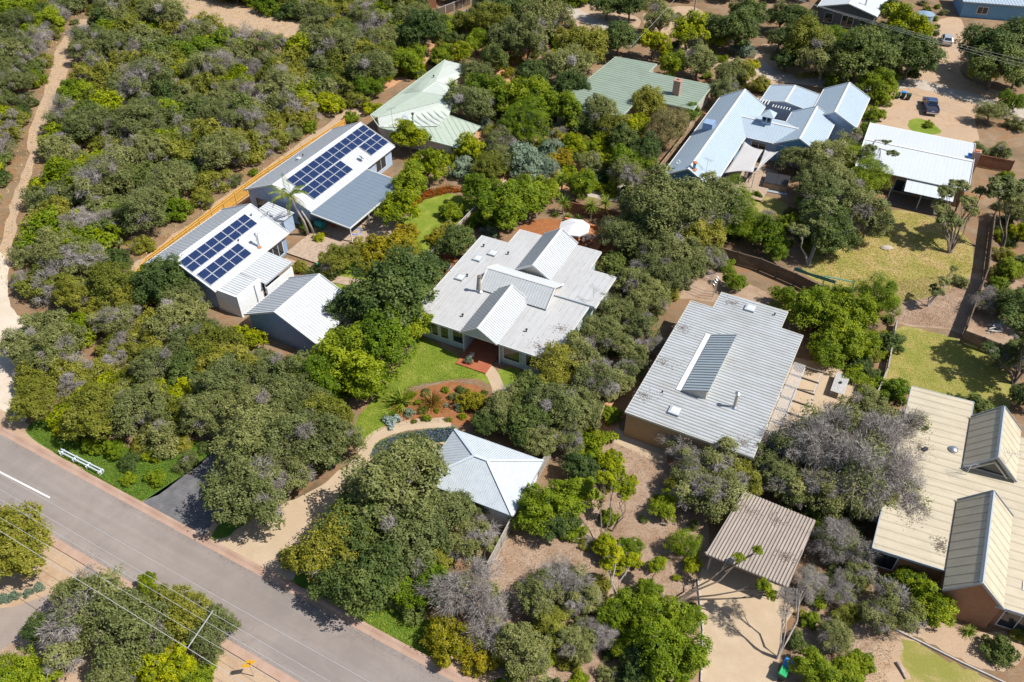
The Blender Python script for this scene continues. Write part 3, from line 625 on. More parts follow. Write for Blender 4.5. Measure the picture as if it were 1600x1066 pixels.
# lawns and beds
patch('lawn', [(556, 680), (560, 650), (600, 605), (640, 548), (655, 525), (700, 548), (760, 578), (800, 575), (822, 590), (815, 625), (785, 625), (770, 605), (740, 592), (690, 596), (640, 606), (612, 640), (606, 668), (585, 678), (566, 700)], 'lawn', 0.012)
patch('garden_bed', [(603, 672), (610, 640), (640, 614), (690, 600), (735, 600), (765, 615), (770, 650), (730, 664), (690, 660), (640, 664)], 'mulch', 0.016)
patch('flower_bed', [(578, 716), (586, 695), (620, 680), (670, 671), (712, 668), (705, 690), (660, 700), (620, 708)], 'lawn_dark', 0.016)
patch('grass_verge', [(40, 672), (90, 655), (200, 700), (300, 690), (335, 700), (300, 735), (222, 783), (150, 745), (80, 705)], 'lawn_dark', 0.018)
patch('grass_verge', [(540, 950), (580, 930), (640, 950), (700, 1000), (690, 1030), (632, 1008), (590, 985)], 'lawn_dark', 0.018)
patch('grass_verge', [(330, 850), (350, 810), (400, 800), (380, 830), (352, 856)], 'lawn_dark', 0.017)
patch('grass_verge', [(455, 905), (490, 880), (560, 920), (600, 950), (560, 955), (500, 930)], 'lawn_dark', 0.017)
patch('lawn', [(640, 335), (660, 315), (695, 302), (728, 310), (742, 330), (705, 362), (678, 396), (655, 430), (610, 455), (560, 462), (518, 448), (512, 420), (550, 392), (590, 375), (615, 350)], 'lawn', 0.012)
patch('lawn', [(1375, 610), (1388, 570), (1402, 515), (1440, 515), (1510, 535), (1555, 560), (1580, 600), (1570, 650), (1500, 640), (1430, 615)], 'lawn_dry', 0.016)
patch('lawn', [(1255, 425), (1275, 390), (1320, 360), (1370, 330), (1440, 335), (1510, 370), (1520, 420), (1490, 450), (1420, 470), (1350, 470), (1300, 450)], 'lawn_straw', 0.014)
patch('lawn', [(1300, 560), (1310, 540), (1350, 545), (1360, 570), (1345, 590), (1310, 575)], 'lawn', 0.014)
patch('lawn', [(1200, 475), (1240, 465), (1265, 490), (1250, 505), (1215, 495)], 'lawn_dry', 0.014)
patch('lawn', [(1150, 300), (1190, 305), (1230, 320), (1220, 345), (1180, 345), (1150, 325)], 'lawn_straw', 0.014)
patch('lawn', [(1405, 1012), (1428, 1004), (1490, 1037), (1550, 1067), (1560, 1100), (1410, 1100), (1418, 1050)], 'lawn_straw', 0.016, jit=0.3)
patch('ground_dry_grass', [(1370, 1000), (1420, 998), (1440, 1010), (1430, 1060), (1420, 1100), (1350, 1100)], 'sand', 0.014)
patch('lawn', [(740, 55), (780, 50), (800, 62), (770, 75), (745, 70)], 'lawn_straw', 0.012)
patch('mulch_bed', [(655, 430), (700, 395), (730, 380), (720, 400), (690, 440), (665, 460)], 'mulch', 0.014)
patch('mulch_bed', [(805, 365), (830, 345), (880, 345), (900, 370), (960, 380), (940, 400), (880, 385), (830, 380)], 'mulch', 0.014)
patch('grass_island', [(1420, 190), (1435, 185), (1460, 195), (1470, 208), (1440, 210), (1420, 200)], 'lawn', 0.014)
patch('concrete_slab', [(905, 305), (935, 280), (1000, 290), (985, 308), (960, 315)], 'gravel', 0.014, False)

# ------------------------------------------------------------------ houses
def house(o, ang, name, label, cat='house'): return empty(name, (o[0], o[1], 0), R(ang), label, cat)
# --- upper solar house with patio roof
h = house((-30.37, 90.4), 62.2, 'house', 'white gable house with a large solar array and grey patio roof beside the timber fence')
zf = lambda v: 5.2+2.3*v/5.4
gable(h, 0, 19.0, 5.35, -5.5, 0, 5.2, 2.9, 2.9, 'roof_white', 'wall_pale_blue', 'trim_white', 0.42)
solar(h, 2.0, -0.5, 12, 2, 1.405, 1.02, lambda v: 5.2+2.3*v/5.5)
solar(h, 2.0, -2.62, 6, 2, 1.405, 1.02, lambda v: 5.2+2.3*v/5.5)
solar(h, 2.0+1.405*9, -2.62, 3, 2, 1.405, 1.02, lambda v: 5.2+2.3*v/5.5)
roof_sheet(h, [(-0.1, -5.65, 2.82), (12.0, -5.65, 2.82), (12.0, -11.6, 2.45), (-0.1, -11.6, 2.45)], 'roof_grey_patio', (0, 1, 0), 0.75, 0.015, 0.05)
for a_, b_ in (((-0.15, -5.7, 2.76), (-0.15, -11.7, 2.38)), ((12.05, -5.7, 2.76), (12.05, -11.7, 2.38)), ((-0.2, -11.68, 2.38), (12.1, -11.68, 2.38))):
    MB().bar(a_, b_, 0.1, 0.18).build('patio_beam', 'trim_white', h)
for u in (0.1, 4, 8, 11.8): MB().bar((u, -11.5, 0.3), (u, -11.5, 2.35), 0.11).build('post', 'trim_white', h)
window(h, 'v-', -5.05, 14.8, 17.2, 0.5, 2.3, mull=2); window(h, 'v-', -5.05, 12.6, 13.4, 1.0, 2.2); window(h, 'v-', -5.05, 2, 5, 0.3, 2.3, mull=3); window(h, 'v-', -5.05, 6.5, 9.5, 0.3, 2.3, mull=3)
window(h, 'u-', 0.3, 2.2, 3.9, 0.4, 2.2, 'trim_grey', 2)
dish(h, 12.7, -4.4, 3.3, R(-20)); vent(h, 9, 2.5, 4.1); skylight(h, 8.2, 2.6, 4.1, 0.5)
dk = MB()   # deck boards
for i in range(78): dk.b2((0.0-0.1, -5.2-i*0.142, 0.22), (12.4, -5.2-i*0.142-0.13, 0.28)) if i < 52 else dk.b2((-0.1, -5.2-i*0.142, 0.22), (6.2, -5.2-i*0.142-0.13, 0.28))
dko = dk.build('deck_boards', 'deck_timber', h); tag(dko, kind='stuff')
dk = MB()
for i in range(40): dk.b2((-5.6, -5.6-i*0.142, 0.14), (-0.15, -5.6-i*0.142-0.13, 0.20))
dko = dk.build('deck_boards', 'deck_timber', h); tag(dko, kind='stuff')
MB().b2((-2.0, 3.3, 0), (0.29, 5.0, 0.1)).build('door_step', 'concrete_tan', h)
# --- lower solar house
h = house((-37.97, 74.13), 62.5, 'house', 'white gable house with two solar arrays and steel flue at the bush edge')
gable(h, 0, 13.0, 5.25, -5.3, 0, 5.4, 3.05, 2.9, 'roof_white', 'wall_blue_grey', 'trim_white', 0.42)
zf2 = lambda v: 5.4+2.5*v/5.3
solar(h, 0.2, -0.55, 8, 2, 1.375, 0.9, zf2); solar(h, 0.3, -2.75, 5, 2, 1.375, 0.95, zf2)
flue(h, 8.6, -4.5, 3.25, 1.75, 0.15)
vent(h, 11.6, -1.2, 4.85, 0.2); vent(h, 7.5, -2.6, 4.1, 0.2)
roof_sheet(h, [(4.1, -5.45, 2.80), (8.8, -5.45, 2.80), (8.8, -9.0, 2.5), (4.1, -9.0, 2.5)], 'roof_white', (0, 1, 0), 0.36, 0.05)
roof_sheet(h, [(0.5, -5.45, 2.84), (3.95, -5.45, 2.84), (3.95, -8.1, 2.72), (0.5, -8.1, 2.72)], 'roof_white', (0, 1, 0), 0.36, 0.05)
MB().b2((0.3, -8.35, 0), (4.2, -8.15, 3.0)).build('parapet_wall', 'wall_white', h)
MB().b2((0.3, -5.0, 0), (0.48, -8.14, 2.95)).build('parapet_wall', 'wall_white', h)
MB().b2((4.25, -8.95, 0), (8.8, -8.8, 1.7)).build('screen_wall', 'wall_white', h)
MB().bar((4.05, -9.05, 2.4), (8.85, -9.05, 2.4), 0.12, 0.14).build('gutter', 'trim_grey', h)
for u in (4.3, 8.7): MB().bar((u, -8.7, 0), (u, -8.7, 2.42), 0.1).build('post', 'trim_white', h)
MB().tube([(3.0, -8.42, 0), (3.0, -8.42, 2.8)], 0.05, 8).build('downpipe', 'trim_grey', h)
window(h, 'v-', -4.85, 9.3, 12.0, 0.3, 2.3, mull=3); window(h, 'v-', -4.85, 5, 8, 0.3, 2.2, mull=2)
window(h, 'u-', 0.3, -2.5, -0.5, 0.9, 2.1, 'trim_white', 2)
# small skillion link between the two solar houses
h = house((-33.0, 87.6), 62.3, 'link_roof', 'small white roofed link between the two solar houses', 'outbuilding')
roof_sheet(h, [(0, -0.2, 2.8), (3.2, -0.2, 2.8), (3.2, -4.3, 2.35), (0, -4.3, 2.35)], 'roof_white', (0, 1, 0), 0.4)
MB().b2((0.2, -0.4, 0), (3.0, -4.1, 2.3)).build('wall', 'wall_pale_blue', h)
# --- gabled shed below
h = house((-25.05, 65.94), 61.3, 'shed', 'white ribbed gable shed with blue end wall below the lower solar house', 'shed')
gable(h, 0.1, 7.6, 4.8, -5.0, 0, 4.6, 2.3, 2.3, 'roof_white', 'wall_blue_grey', 'trim_white', 0.36, ribh=0.06)
window(h, 'v-', -4.55, 2.2, 4.2, 0.2, 2.0, mull=2)
MB().b2((5.2, -4.62, 0.0), (6.2, -4.555, 2.0)).build('door', 'wall_white', h)
# --- pale green hip house
h = house((0, 0), 0, 'house', 'pale green hip roofed house with aerial and satellite dish')
c_ = lambda x, y, z: at(560+x/3.947, 80+y/3.947, z)
P = lambda *q: [c_(*a) for a in q]
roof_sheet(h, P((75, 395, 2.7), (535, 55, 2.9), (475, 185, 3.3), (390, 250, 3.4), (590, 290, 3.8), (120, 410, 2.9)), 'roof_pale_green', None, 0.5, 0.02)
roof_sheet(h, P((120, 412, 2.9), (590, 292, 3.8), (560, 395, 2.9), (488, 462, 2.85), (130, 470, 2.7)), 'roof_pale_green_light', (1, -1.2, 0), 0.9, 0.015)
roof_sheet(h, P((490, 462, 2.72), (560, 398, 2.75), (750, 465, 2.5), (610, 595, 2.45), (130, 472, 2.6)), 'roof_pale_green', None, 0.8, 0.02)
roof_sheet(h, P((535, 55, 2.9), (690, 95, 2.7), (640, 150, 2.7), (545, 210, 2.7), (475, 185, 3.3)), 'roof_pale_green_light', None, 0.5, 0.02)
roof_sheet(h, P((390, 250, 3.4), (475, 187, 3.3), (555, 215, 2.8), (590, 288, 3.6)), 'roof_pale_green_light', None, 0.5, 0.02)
wp = [c_(*a, 2.5) for a in ((110, 400), (530, 75), (670, 105), (560, 220), (590, 290), (555, 395), (720, 462), (605, 575), (150, 465))]
MB().prism([(p.x, p.y) for p in wp], 0, 2.4).build('wall', 'wall_cream', h)
for a_, b_ in (((130, 472, 2.55), (610, 597, 2.4)), ((610, 597, 2.4), (752, 466, 2.45)), ((75, 396, 2.65), (130, 472, 2.6)), ((75, 395, 2.65), (535, 53, 2.85)), ((560, 397, 2.7), (752, 466, 2.5))):
    MB().bar(c_(*a_), c_(*b_), 0.1, 0.16).build('gutter', 'trim_green', h)
p = c_(340, 455, 2.9); flue(h, p.x, p.y, p.z, 1.7, 0.14, 'trim_green', 'trim_green', 'black_metal')
p = c_(290, 435, 2.9); dish(h, p.x, p.y, p.z, R(-60), 0.5)
p = c_(215, 480, 2.75); antenna(h, p.x, p.y, p.z, 3.2, 0.4)
p = c_(465, 165, 3.15); vent(h, p.x, p.y, p.z, 0.35, 0.08)
# --- flat green roof house with brick chimney
h = house((6.43, 116.87), 58.8, 'house', 'flat dull green steel roofed house with tall brick chimney')
flat_house(h, [(0, 0), (21.5, 0), (22.3, -7.2), (18.8, -7.3), (19.5, -18.1), (9.9, -18.6), (9.4, -10.1), (2.4, -10.2)], 3.0, 'roof_green', 'wall_cream', 'trim_green', (0.03, -1, 0), 0.75, ribh=0.035)
ch = MB().b2((13.0, -14.9, 2.9), (14.0, -13.8, 5.2)).build('chimney', 'brick_chimney', h)
MB().b2((12.93, -14.97, 5.2), (14.07, -13.73, 5.32)).build('chimney_cap', 'brick_chimney', ch); MB().tube([(13.5, -14.35, 5.2), (13.5, -14.35, 5.55)], 0.16, 10).build('chimney_pot', 'terracotta', ch)
vent(h, 6.5, -3.5, 3, 0.25, 0.09); vent(h, 7.3, -2.2, 3, 0.15)
MB().bar((11.0, -18.0, 0), (11.0, -18.0, 2.8), 0.12).build('post', 'trim_white', h)
# --- blue grey gabled complex
h = house((23.02, 94.62), 62.3, 'house', 'pale blue steel roofed house of several gables with a blue end wall')
BG = dict(rmat='roof_blue_grey', trim='trim_white')
gable(h, 0, 26.8, 3.5, -3.5, 0, 5.0, 3.0, 3.0, 'roof_blue_grey', 'wall_blue', 'trim_white', 0.45, ribh=0.03)
gable(h, -9.9, -1.6, 16.1, 23.3, 19.8, 4.1, 3.0, 3.0, 'roof_blue_grey', 'wall_pale_blue', 'trim_white', 0.45, axis='v', ribh=0.03)
gable(h, 15.8, 27.0, -7.6, -14.0, -10.9, 4.6, 3.0, 3.0, 'roof_blue_grey', 'wall_blue', 'trim_white', 0.45, ribh=0.03)
gable(h, 26.0, 37.2, -10.2, -17.1, -13.6, 4.75, 3.0, 3.0, 'roof_blue_grey', 'wall_pale_blue', 'trim_white', 0.45, ribh=0.03)
gable(h, 28.6, 35.1, -2.3, -10.0, -6.0, 3.5, 2.8, 2.8, 'roof_blue_grey', 'wall_pale_blue', 'trim_white', 0.45, ribh=0.03)
for i in range(9): MB().b2((26.9, -0.1-i*0.45, 3.25), (28.4, -0.22-i*0.45, 3.4)).build('pergola_slat', 'trim_white', h)
for i in range(7): MB().b2((27.6, -4.4-i*0.42, 2.75), (28.5, -4.5-i*0.42, 2.88)).build('pergola_slat', 'trim_white', h)
cu = MB().b2((19.2, -6.1, 3.6), (20.6, -4.7, 5.2)).build('cupola', 'wall_pale_blue', h)
MB().add([(18.9, -6.4, 5.2), (20.9, -6.4, 5.2), (20.9, -4.4, 5.2), (18.9, -4.4, 5.2), (19.9, -5.4, 6.0)], [(0, 1, 4), (1, 2, 4), (2, 3, 4), (3, 0, 4), (3, 2, 1, 0)]).build('cupola_roof', 'roof_blue_grey', cu)
for i in range(2): MB().b2((19.18, -5.95+i*0.65, 4.3), (19.195, -5.45+i*0.65, 5.0)).build('pane', 'glass', cu)
MB().b2((13.0, 0.8, 4.0), (14.6, 2.2, 5.2)).build('cooler_unit', 'wall_blue_grey', h)
antenna(h, 2.6, -1.8, 3.9, 1.7, 1.2); dish(h, 1.9, 2.0, 3.9, R(200), 0.35)
flue(h, 0.9, -0.55, 4.7, 0.9, 0.2, 'wall_blue', 'rust', 'rust')
window(h, 'v-', -3.05, 4.5, 7.5, 0.4, 2.4, mull=3); window(h, 'v-', -3.05, 9, 12, 0.4, 2.4, mull=3); window(h, 'u-', 16.55, -6.6, -4.4, 0.5, 2.4, mull=2)
window(h, 'u-', 16.1, -12.6, -9.4, 0.6, 2.2, mull=2)
dk = MB()
for i in range(44): dk.b2((4.8, -3.2-i*0.142, 0.22), (13.5, -3.2-i*0.142-0.13, 0.3))
tag(dk.build('deck_boards', 'deck_timber', h), kind='stuff')
# --- low white house with annexe
h = house((52.88, 111.46), -26, 'house', 'low pitched plain white roofed house with shaded rear veranda')
gable(h, 0, 14.3, 0, -13.9, -7.1, 3.75, 3.0, 3.0, 'roof_bright_white', 'wall_timber', 'trim_white', 0.5, ribh=0.012, inset=0.6)
roof_sheet(h, [(6.8, -13.4, 2.75), (12.8, -13.4, 2.75), (12.8, -16.7, 2.45), (6.8, -16.7, 2.45)], 'roof_bright_white', (0, 1, 0), 0.8, 0.02)
for u in (5.2, 9, 12.6): MB().bar((u, -16.5, 0), (u, -16.5, 2.45), 0.12).build('post', 'trim_grey', h)
MB().b2((5.0, -16.9, 0.05), (13.2, -13.4, 0.15)).build('veranda_floor', 'dark_timber', h)
window(h, 'v-', -13.3, 5.5, 8, 0.3, 2.3, 'trim_grey', 2); window(h, 'v-', -13.3, 9, 12, 0.3, 2.3, 'trim_grey', 3)
ch = MB().b2((13.9, -6.2, 0), (14.9, -5.2, 4.7)).build('chimney', 'brick_chimney', h); MB().b2((14.1, -6.0, 4.7), (14.7, -5.4, 4.8)).build('chimney_pot', 'terracotta', ch)
MB().b2((13.4, -6.3, 3.8), (13.88, -5.4, 4.05)).build('chimney_flashing', 'blue_plastic', h)
# --- central house
h = house((-10.94, 67.52), 64.0, 'house', 'central weathered zinc roofed house with three small raised gables and skylights')
flat_house(h, [(0, 0), (16.6, 0), (16.6, -3.6), (19.8, -3.6), (19.8, -14.3), (16.0, -14.3), (16.0, -17.6), (9.8, -17.5), (9.8, -16.8), (0, -16.6)], 3.0, 'roof_zinc', 'wall_pale_teal', 'trim_white', (1, 0, 0), 0.75, inset=0.5, ribh=0.02, ribw=0.04,
    wpoly=[(0.5, -0.5), (16.1, -0.5), (16.1, -4.1), (19.3, -4.1), (19.3, -13.8), (15.5, -13.8), (15.5, -17.1), (9.8, -17.0), (9.8, -16.2), (0.5, -16.1), (0.5, -10.5), (3.0, -10.5), (3.0, -6.4), (0.5, -6.4)])
gable(h, 11.9, 20.0, -6.7, -11.2, -8.95, 4.55, 3.12, 3.12, 'roof_zinc_gable', 'wall_cream', 'trim_white', 0.31, inset=0.15, ribh=0.07, z0=3.02, gutters=False)
gable(h, -0.4, 7.6, -6.2, -10.6, -8.4, 4.55, 3.12, 3.12, 'roof_zinc_gable', 'wall_pale_teal', 'trim_white', 0.31, inset=0.15, ribh=0.07, z0=3.02, gutters=False)
gable(h, -12.9, -4.6, 7.0, 11.8, 9.35, 4.6, 3.2, 3.3, 'roof_zinc_gable', 'wall_cream', 'trim_white', 0.33, inset=0.15, axis='v', ribh=0.06, z0=3.02, gutters=False)
MB().bar((9.75, -10.9, 3.12), (9.75, -17.4, 3.12), 0.12, 0.16).build('step_flashing', 'trim_grey', h)
flue(h, 6.8, -4.9, 3.05, 2.0, 0.17, 'fibro_pipe', 'steel', 'bark')
for q in ((8.0, -1.7), (12.1, -1.8), (13.8, -2.9)): skylight(h, *q, 3.02, 0.85)
for q in ((8.6, -2.3), (14.5, -4.6), (2.2, -5.2), (3.0, -12.4), (14.6, -1.3)): vent(h, *q, 3.02, 0.25, 0.07)
dish(h, 8.6, -0.1, 3.0, R(110), 0.45); antenna(h, 10.8, -16.8, 3.0, 1.8, 1.0)
for a0, a1 in ((-2.0, -0.9), (-3.1, -2.2), (-4.4, -3.3), (-6.2, -4.8), (-12.9, -10.9), (-15.4, -13.5)): window(h, 'u-', 0.5, a0, a1, 0.7, 2.4, mull=1)
window(h, 'u-', 3.0, -8.6, -7.0, 0.9, 2.3, 'trim_white', 2); MB().b2((2.93, -10.0, 0.1), (2.995, -9.0, 2.2)).build('door', 'wall_blue', h)
window(h, 'v-', -16.2, 2, 4.5, 0.7, 2.3, mull=2); window(h, 'v-', -17.0, 11, 14, 0.7, 2.3, mull=2)
for v in (-6.3, -10.6): MB().bar((0.25, v, 0), (0.25, v, 2.95), 0.12).build('post', 'trim_white', h)
MB().b2((-1.9, -10.0, 0.0), (2.98, -6.45, 0.14)).build('porch_floor', 'paving_red', h)
# --- flat ribbed house with clerestory
h = house((10.66, 52.9), 61.8, 'house', 'flat ribbed grey roofed brick house with a raised clerestory')
rp8 = [(0, 0), (18.8, 0), (18.8, -2.5), (21.8, -2.5), (21.9, -9.85), (18.9, -9.85), (18.8, -12.2), (0.2, -12.2)]
flat_house(h, rp8, 3.4, 'roof_flat_grey', 'brick_tan', 'trim_cream', (0, -1, 0), 0.41, inset=0.12, ribh=0.065, ribw=0.09)
roof_sheet(h, [(5.0, -3.8, 3.62), (14.3, -3.8, 3.62), (14.3, -6.3, 4.65), (5.0, -6.3, 4.65)], 'roof_clerestory', None, 0.41, 0.06, 0.09)
MB().add([(5.1, -3.9, 3.42), (14.2, -3.9, 3.42), (14.2, -6.15, 3.42), (5.1, -6.15, 3.42), (5.1, -3.9, 3.55), (14.2, -3.9, 3.55), (14.2, -6.15, 4.5), (5.1, -6.15, 4.5)],
    [(0, 1, 2, 3), (4, 5, 6, 7), (0, 1, 5, 4), (1, 2, 6, 5), (2, 3, 7, 6), (3, 0, 4, 7)]).build('clerestory_wall', 'wall_cream', h)
MB().b2((5.0, -3.75, 3.47), (14.25, -3.2, 3.5)).build('flashing', 'trim_white', h)
for i in range(8): window(h, 'v-', -6.15, 5.4+i*1.1, 6.3+i*1.1, 3.7, 4.3, 'trim_cream')
flue(h, 5.4, -8.9, 3.45, 1.75, 0.16, 'fibro_pipe', 'steel', 'steel')
skylight(h, 2.2, -4.1, 3.44, 0.95); skylight(h, 20.4, -6.1, 3.44, 0.95); vent(h, 20.6, -8.7, 3.4, 0.2); vent(h, 4.0, -2.2, 3.4, 0.15)
for v in (-12.35, -13.5, -15.1): MB().bar((4.0, v, 2.6), (15.0, v, 2.6), 0.1, 0.2).build('pergola_beam', 'grey_timber', h)
for u in (4.2, 6.0, 7.8, 9.6, 11.4, 13.2, 14.9): MB().bar((u, -12.3, 2.75), (u, -15.2, 2.75), 0.12, 0.16).build('pergola_rafter', 'dark_timber', h)
sl_ = MB()
for i in range(9): sl_.bar((4.0, -12.4-i*0.13, 2.87), (15.0, -12.4-i*0.13, 2.87), 0.07, 0.04)
tag(sl_.build('pergola_battens', 'grey_timber', h), kind='stuff')
for u in (4.2, 9.6, 14.9): MB().bar((u, -15.1, 0), (u, -15.1, 2.55), 0.12).build('post', 'grey_timber', h)
window(h, 'v-', -12.08, 5, 8, 0.2, 2.4, mull=2); window(h, 'v-', -12.08, 10, 13.5, 0.2, 2.4, mull=3); window(h, 'u-', 0.12, -10.5, -8, 0.9, 2.3, mull=2)
# --- cream house at the right edge
h = house((39.04, 56.5), -22.5, 'house', 'large cream roofed brick house with two tall gables at the right edge')
K = 0.1; S9 = lambda u, v: (u+K*v, v)
flat_house(h, [S9(0, 0), S9(5.6, 0), S9(5.6, -3.2), S9(22, -3.2), S9(22, -22.6), S9(9.3, -22.6), S9(9.3, -20.8), S9(0, -20.8)], 3.2, 'roof_cream', 'brick_red', 'trim_grey', (1, 0, 0), 0.9, inset=0.5, ribh=0.03)
for (a_, b_) in ((-2.4, -9.2), (-13.2, -22.9)):
    gable(h, a_, b_, 5.5, 9.8, 7.52, 5.6, 3.35, 3.35, 'roof_cream', 'brick_red' if a_ < -5 else 'wall_cream', 'trim_grey', 0.9, inset=0.12, axis='v', ribh=0.03, z0=0.0 if a_ < -5 else 3.22, sh=K, gutters=False, end_inset=-0.3)
MB().lathe([(0.42, 0), (0.42, 0.08), (0.36, 0.16), (0.22, 0.24), (0.05, 0.28)], (*S9(4.55, -7.2), 3.24), 18).build('skylight_dome', 'steel', h, smooth=True)
for q in ((2.0, -5.5), (2.3, -8.2), (11.5, -6.2), (12.5, -11)): vent(h, *S9(*q), 3.2, 0.15, 0.12)
antenna(h, *S9(5.9, -9.8), 3.2, 1.3, 0.5); antenna(h, *S9(8.5, -8.6), 4.4, 1.6, 0.2)
gw = h
for sx in (-1, 1):   # triangular glazing bars in the front face of the upper gable
    p0 = S9(7.52, -9.22+0.0); MB().bar((*p0, 5.0), (S9(7.52+sx*1.5, -9.22)[0], S9(7.52, -9.22)[1], 3.5), 0.1).build('gable_frame', 'trim_cream', h)
x0, y0 = S9(7.52, -8.88); MB().add([(x0-1.7, y0, 3.4), (x0+1.7, y0, 3.4), (x0, y0, 5.15), (x0-1.7, y0-0.03, 3.4), (x0+1.7, y0-0.03, 3.4), (x0, y0-0.03, 5.15)], [(0, 1, 2), (5, 4, 3), (0, 1, 4, 3), (1, 2, 5, 4), (2, 0, 3, 5)]).build('gable_window', 'glass', h)
window(h, 'v-', -20.3, -1.5, 0.2, 0.5, 2.4, mull=1); window(h, 'v-', -22.1, 8.0, 10.5, 0.3, 2.4, mull=2)
roof_sheet(h, [(*S9(11.0, -19.5), 3.28), (*S9(14.5, -19.5), 3.28), (*S9(14.5, -20.4), 3.28), (*S9(11.0, -20.4), 3.28)], 'trim_white', (1, 0, 0), 0.9, 0.02, name='translucent_panel')
# --- hip roofed garage
h = house((-7.81, 45.9), 65.2, 'garage', 'small pale steel hip roofed garage beside the sandy driveway', 'garage')
u0, u1, v0, v1, rv0, rv1, ur, ze, zr = -0.5, 6.1, 0.1, -8.9, -3.6, -4.9, 2.9, 2.5, 4.0
roof_sheet(h, [(u0, v0, ze), (u1, v0, ze), (ur, rv0, zr)], 'roof_hip', None, 0.2, 0.02, 0.05); roof_sheet(h, [(u0, v1, ze), (u1, v1, ze), (ur, rv1, zr)], 'roof_hip', None, 0.2, 0.02, 0.05)
roof_sheet(h, [(u0, v0, ze), (u0, v1, ze), (ur, rv1, zr), (ur, rv0, zr)], 'roof_hip', None, 0.2, 0.02, 0.05); roof_sheet(h, [(u1, v0, ze), (u1, v1, ze), (ur, rv1, zr), (ur, rv0, zr)], 'roof_hip', None, 0.2, 0.02, 0.05)
for a_, b_ in (((u0, v0), rv0), ((u1, v0), rv0), ((u0, v1), rv1), ((u1, v1), rv1)): MB().bar((*a_, ze+0.07), (ur, b_, zr+0.07), 0.26, 0.04).build('hip_cap', 'roof_hip', h)
MB().bar((ur, rv0, zr+0.08), (ur, rv1, zr+0.08), 0.26, 0.05).build('ridge_cap', 'roof_hip', h)
for a_, b_ in (((u0, v0), (u1, v0)), ((u1, v0), (u1, v1)), ((u1, v1), (u0, v1)), ((u0, v1), (u0, v0))): MB().bar((*a_, ze-0.06), (*b_, ze-0.06), 0.13, 0.12).build('gutter', 'trim_grey', h)
MB().prism([(u0+.35, v0-.35), (u1-.35, v0-.35), (u1-.35, v1+.35), (u0+.35, v1+.35)], 0, 2.45).build('wall', 'wall_white', h)
MB().b2((0.4, v0-.33, 0.0), (5.2, v0-.29, 2.2)).build('roller_door', 'trim_grey', h)
# --- carport
h = house((15.73, 37.91), 55, 'carport', 'open carport with flat stained taupe ribbed roof above the concrete driveway', 'carport')
cp = [(0, 0, 2.6), (7.75, 0, 2.6), (8.4, -6.2, 2.5), (1.0, -6.6, 2.5)]
roof_sheet(h, cp, 'roof_taupe', (1, 0.02, 0), 0.27, 0.07, 0.09)
for i in range(4): a_, b_ = cp[i], cp[(i+1) % 4]; MB().bar((a_[0], a_[1], a_[2]-0.15), (b_[0], b_[1], b_[2]-0.15), 0.08, 0.18).build('beam', 'dark_timber', h)
for q in ((0.4, -0.4), (7.4, -0.4), (8.0, -5.9), (1.3, -6.2), (4.0, -0.4), (4.6, -6.1)): MB().bar((*q, 0), (*q, 2.4), 0.12).build('post', 'grey_timber', h)
# --- far houses at the top edge
h = house((62.63, 155.15), 61, 'house', 'white roofed dark walled house at the top edge with its flue')
gable(h, 0, 14, 5.4, -5.4, 0, 4.6, 3.2, 3.2, 'roof_bright_white', 'wall_dark', 'trim_white', 0.5, ribh=0.02)
window(h, 'u-', 0.3, -1.6, 0.6, 0.3, 2.5, mull=2); window(h, 'u-', 0.3, 2.2, 3.8, 0.6, 2.4, 'trim_grey'); window(h, 'u-', 0.3, -4, -2.6, 0.6, 2.4, 'trim_grey')
flue(h, 3.0, -2.6, 3.9, 1.8, 0.13, 'trim_grey', 'trim_grey', 'trim_grey')
h = house((87, 161.06), -13, 'house', 'blue walled house in the top right corner')
flat_house(h, [(0, 0), (14, 0), (14, 9), (0, 9)], 3.0, 'roof_blue_grey', 'wall_blue', 'trim_grey', (0, 1, 0), 0.6)
window(h, 'v-', 0.35, 3, 5, 0.8, 2.2, mull=2)

def roof_debris(house_name_label, z, spots, n=260):
    """brown leaves and twigs lying on a roof under overhanging trees"""
    h = next(o for o in bpy.data.objects if o.get('label', '').startswith(house_name_label)); mb = MB()
    for (u, v, r_) in spots:
        for _ in range(n):
            a, q = random.uniform(0, 6.28), r_*abs(random.gauss(0, 0.5)); x, y = u+q*math.cos(a), v+q*math.sin(a)*1.4; l = random.uniform(.03, .1); th = random.uniform(0, 3.14)
            dx, dy = l*math.cos(th), l*math.sin(th); mb.add([(x-dx, y-dy, z), (x+dy*.35, y-dx*.35, z+.015), (x+dx, y+dy, z+.01), (x-dy*.35, y+dx*.35, z+.012)], [(0, 1, 2, 3)])
    tag(mb.build('roof_debris', 'bark', h, fix=False), kind='stuff')
roof_debris('flat ribbed grey', 3.42, [(3, -0.8, 1.2), (8, -0.8, 1.3), (14, -0.7, 1.2), (1.5, -11, 1.2), (20.5, -4, 1.0)], 220)
roof_debris('large cream', 3.22, [(1.0, -8, 1.5), (0.2, -12, 1.8), (0.5, -16, 1.5), (3.0, -18.5, .8)], 260)
roof_debris('open carport', 2.60, [(6.5, -3.5, 1.2), (6, -1.2, 1.0), (3.5, -5.5, .9)], 160)
roof_debris('central weathered', 3.02, [(1.5, -14.5, 1.3), (5, -15.5, 1.2), (1.0, -1.0, .9)], 160)

